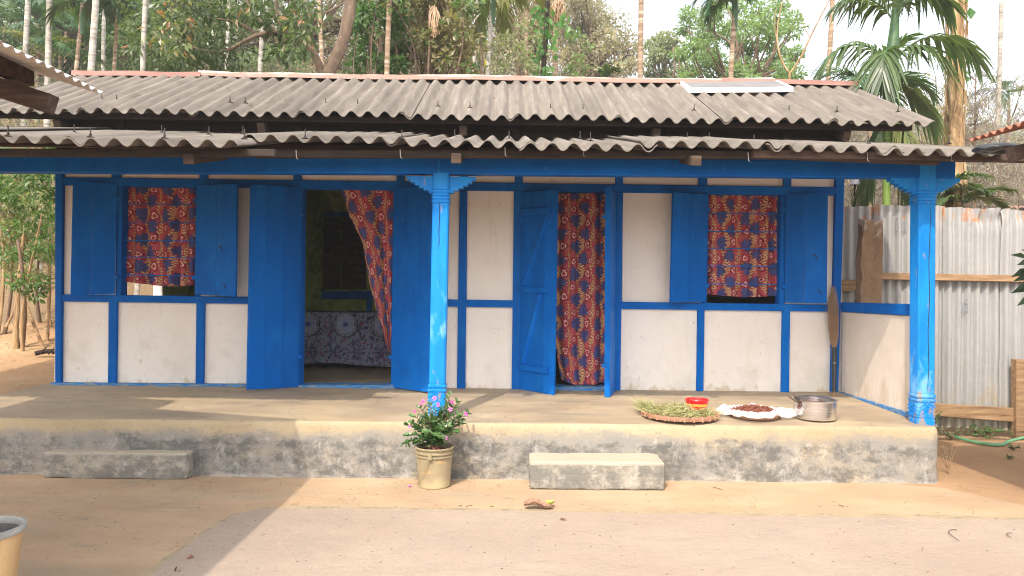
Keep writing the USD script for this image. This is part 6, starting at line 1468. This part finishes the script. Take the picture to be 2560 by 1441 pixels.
weed('round leaved weed under the gap of the tin fence', 2462, 1094, 0, .10, 6, 3, 'bright', .08, .07)
weed('tiny green seedling on the shaded earth right of the hose', 2532, 1127, 0, .05, 4, 4, 'deep', .05, .03)
weed('tiny green seedling lower on the shaded earth at the right', 2525, 1148, 0, .04, 3, 5, 'deep', .04, .025)
weed('little grass tuft behind the base of the right pillar', 2338, 1064, .2, .14, 6, 6, 'bright', .05, .04)
weed('grass tuft at the bottom of the fence post on the right', 2545, 1082, 0, .12, 6, 7, 'bright', .06, .04)

# ------------------------------------------------------------------ far right details
lpz = at(2428, 427, 22); zb = float(terrain(lpz[0], 22)); sl = thing('solar_street_lamp', 'solar street lamp with a flat panel on the hillside right of the vine wrapped trunk', 'street lamp', (lpz[0], 22, zb)); hz_ = lpz[2] - zb
obj(sl, 'pole', tube([(0, 0, -.1), (0, 0, hz_ * .5), (0, 0, hz_)], [.04, .04, .035], 8), M['alu'])
v, f = box(-.36, .28, -.25, .25, -.02, .02, .004); v[:, 2] += hz_ + .02 + v[:, 1] * -.35; obj(sl, 'panel', (v, f), M['alu'])
obj(sl, 'lamp_head', box(-.05, .05, -.4, -.1, hz_ - .22, hz_ - .16, .01), M['alu'])
hs = at(2560, 508, 17); hh = thing('far_hut', 'hut with a pale red tin roof just above the tin fence at the right edge', 'hut', (hs[0], 17, float(terrain(hs[0], 17))))
hz_ = hs[2] - float(terrain(hs[0], 17))
obj(hh, 'wall', box(-.45, 2.2, .25, 2.2, -.2, hz_ - .16), M['wood_dark'])
obj(hh, 'roof', (lambda q: q)(corr((-.45, 0, hz_ - .12), (1, 0, 0), np.array([0, .985, .17]), 2.9, 1.3, .2, .018, .006, rows=3, seed=5)), M['ridge'], smooth=40)
cpz = at(2137, 455, 9.0); zb = float(terrain(cpz[0], 9.0)); lm = thing('stick_cap', 'pale upturned cup on a thin dark stick behind the tin fence', 'garden stake', (cpz[0], 9.0, zb)); hz_ = cpz[2] - zb
obj(lm, 'stick', tube([(0, 0, -.05), (.0, 0, hz_)], [.012, .010], 6), M['wood_dark'])
obj(lm, 'cup', lathe([(.01, hz_ + .08), (.04, hz_ + .07), (.062, hz_ - .04), (.056, hz_ - .04), (.035, hz_ + .05), (.0, hz_ + .06)], 20), plain('pale_grey_cup', (.55, .55, .62), .6), smooth=40)

# ------------------------------------------------------------------ haze in the air
hzm = usdkit.material(stage, '/World/Looks/thin_haze', {'v': ('principled_volume', {'color': (.93, .95, .98), 'density': .0011, 'anisotropy': .2})}, volume='v.volume')
obj(None, 'haze', box(-150, 150, -130, 270, -2.5, 36), hzm, label='thin pale haze hanging over the hillside', cat='haze', kind='stuff')
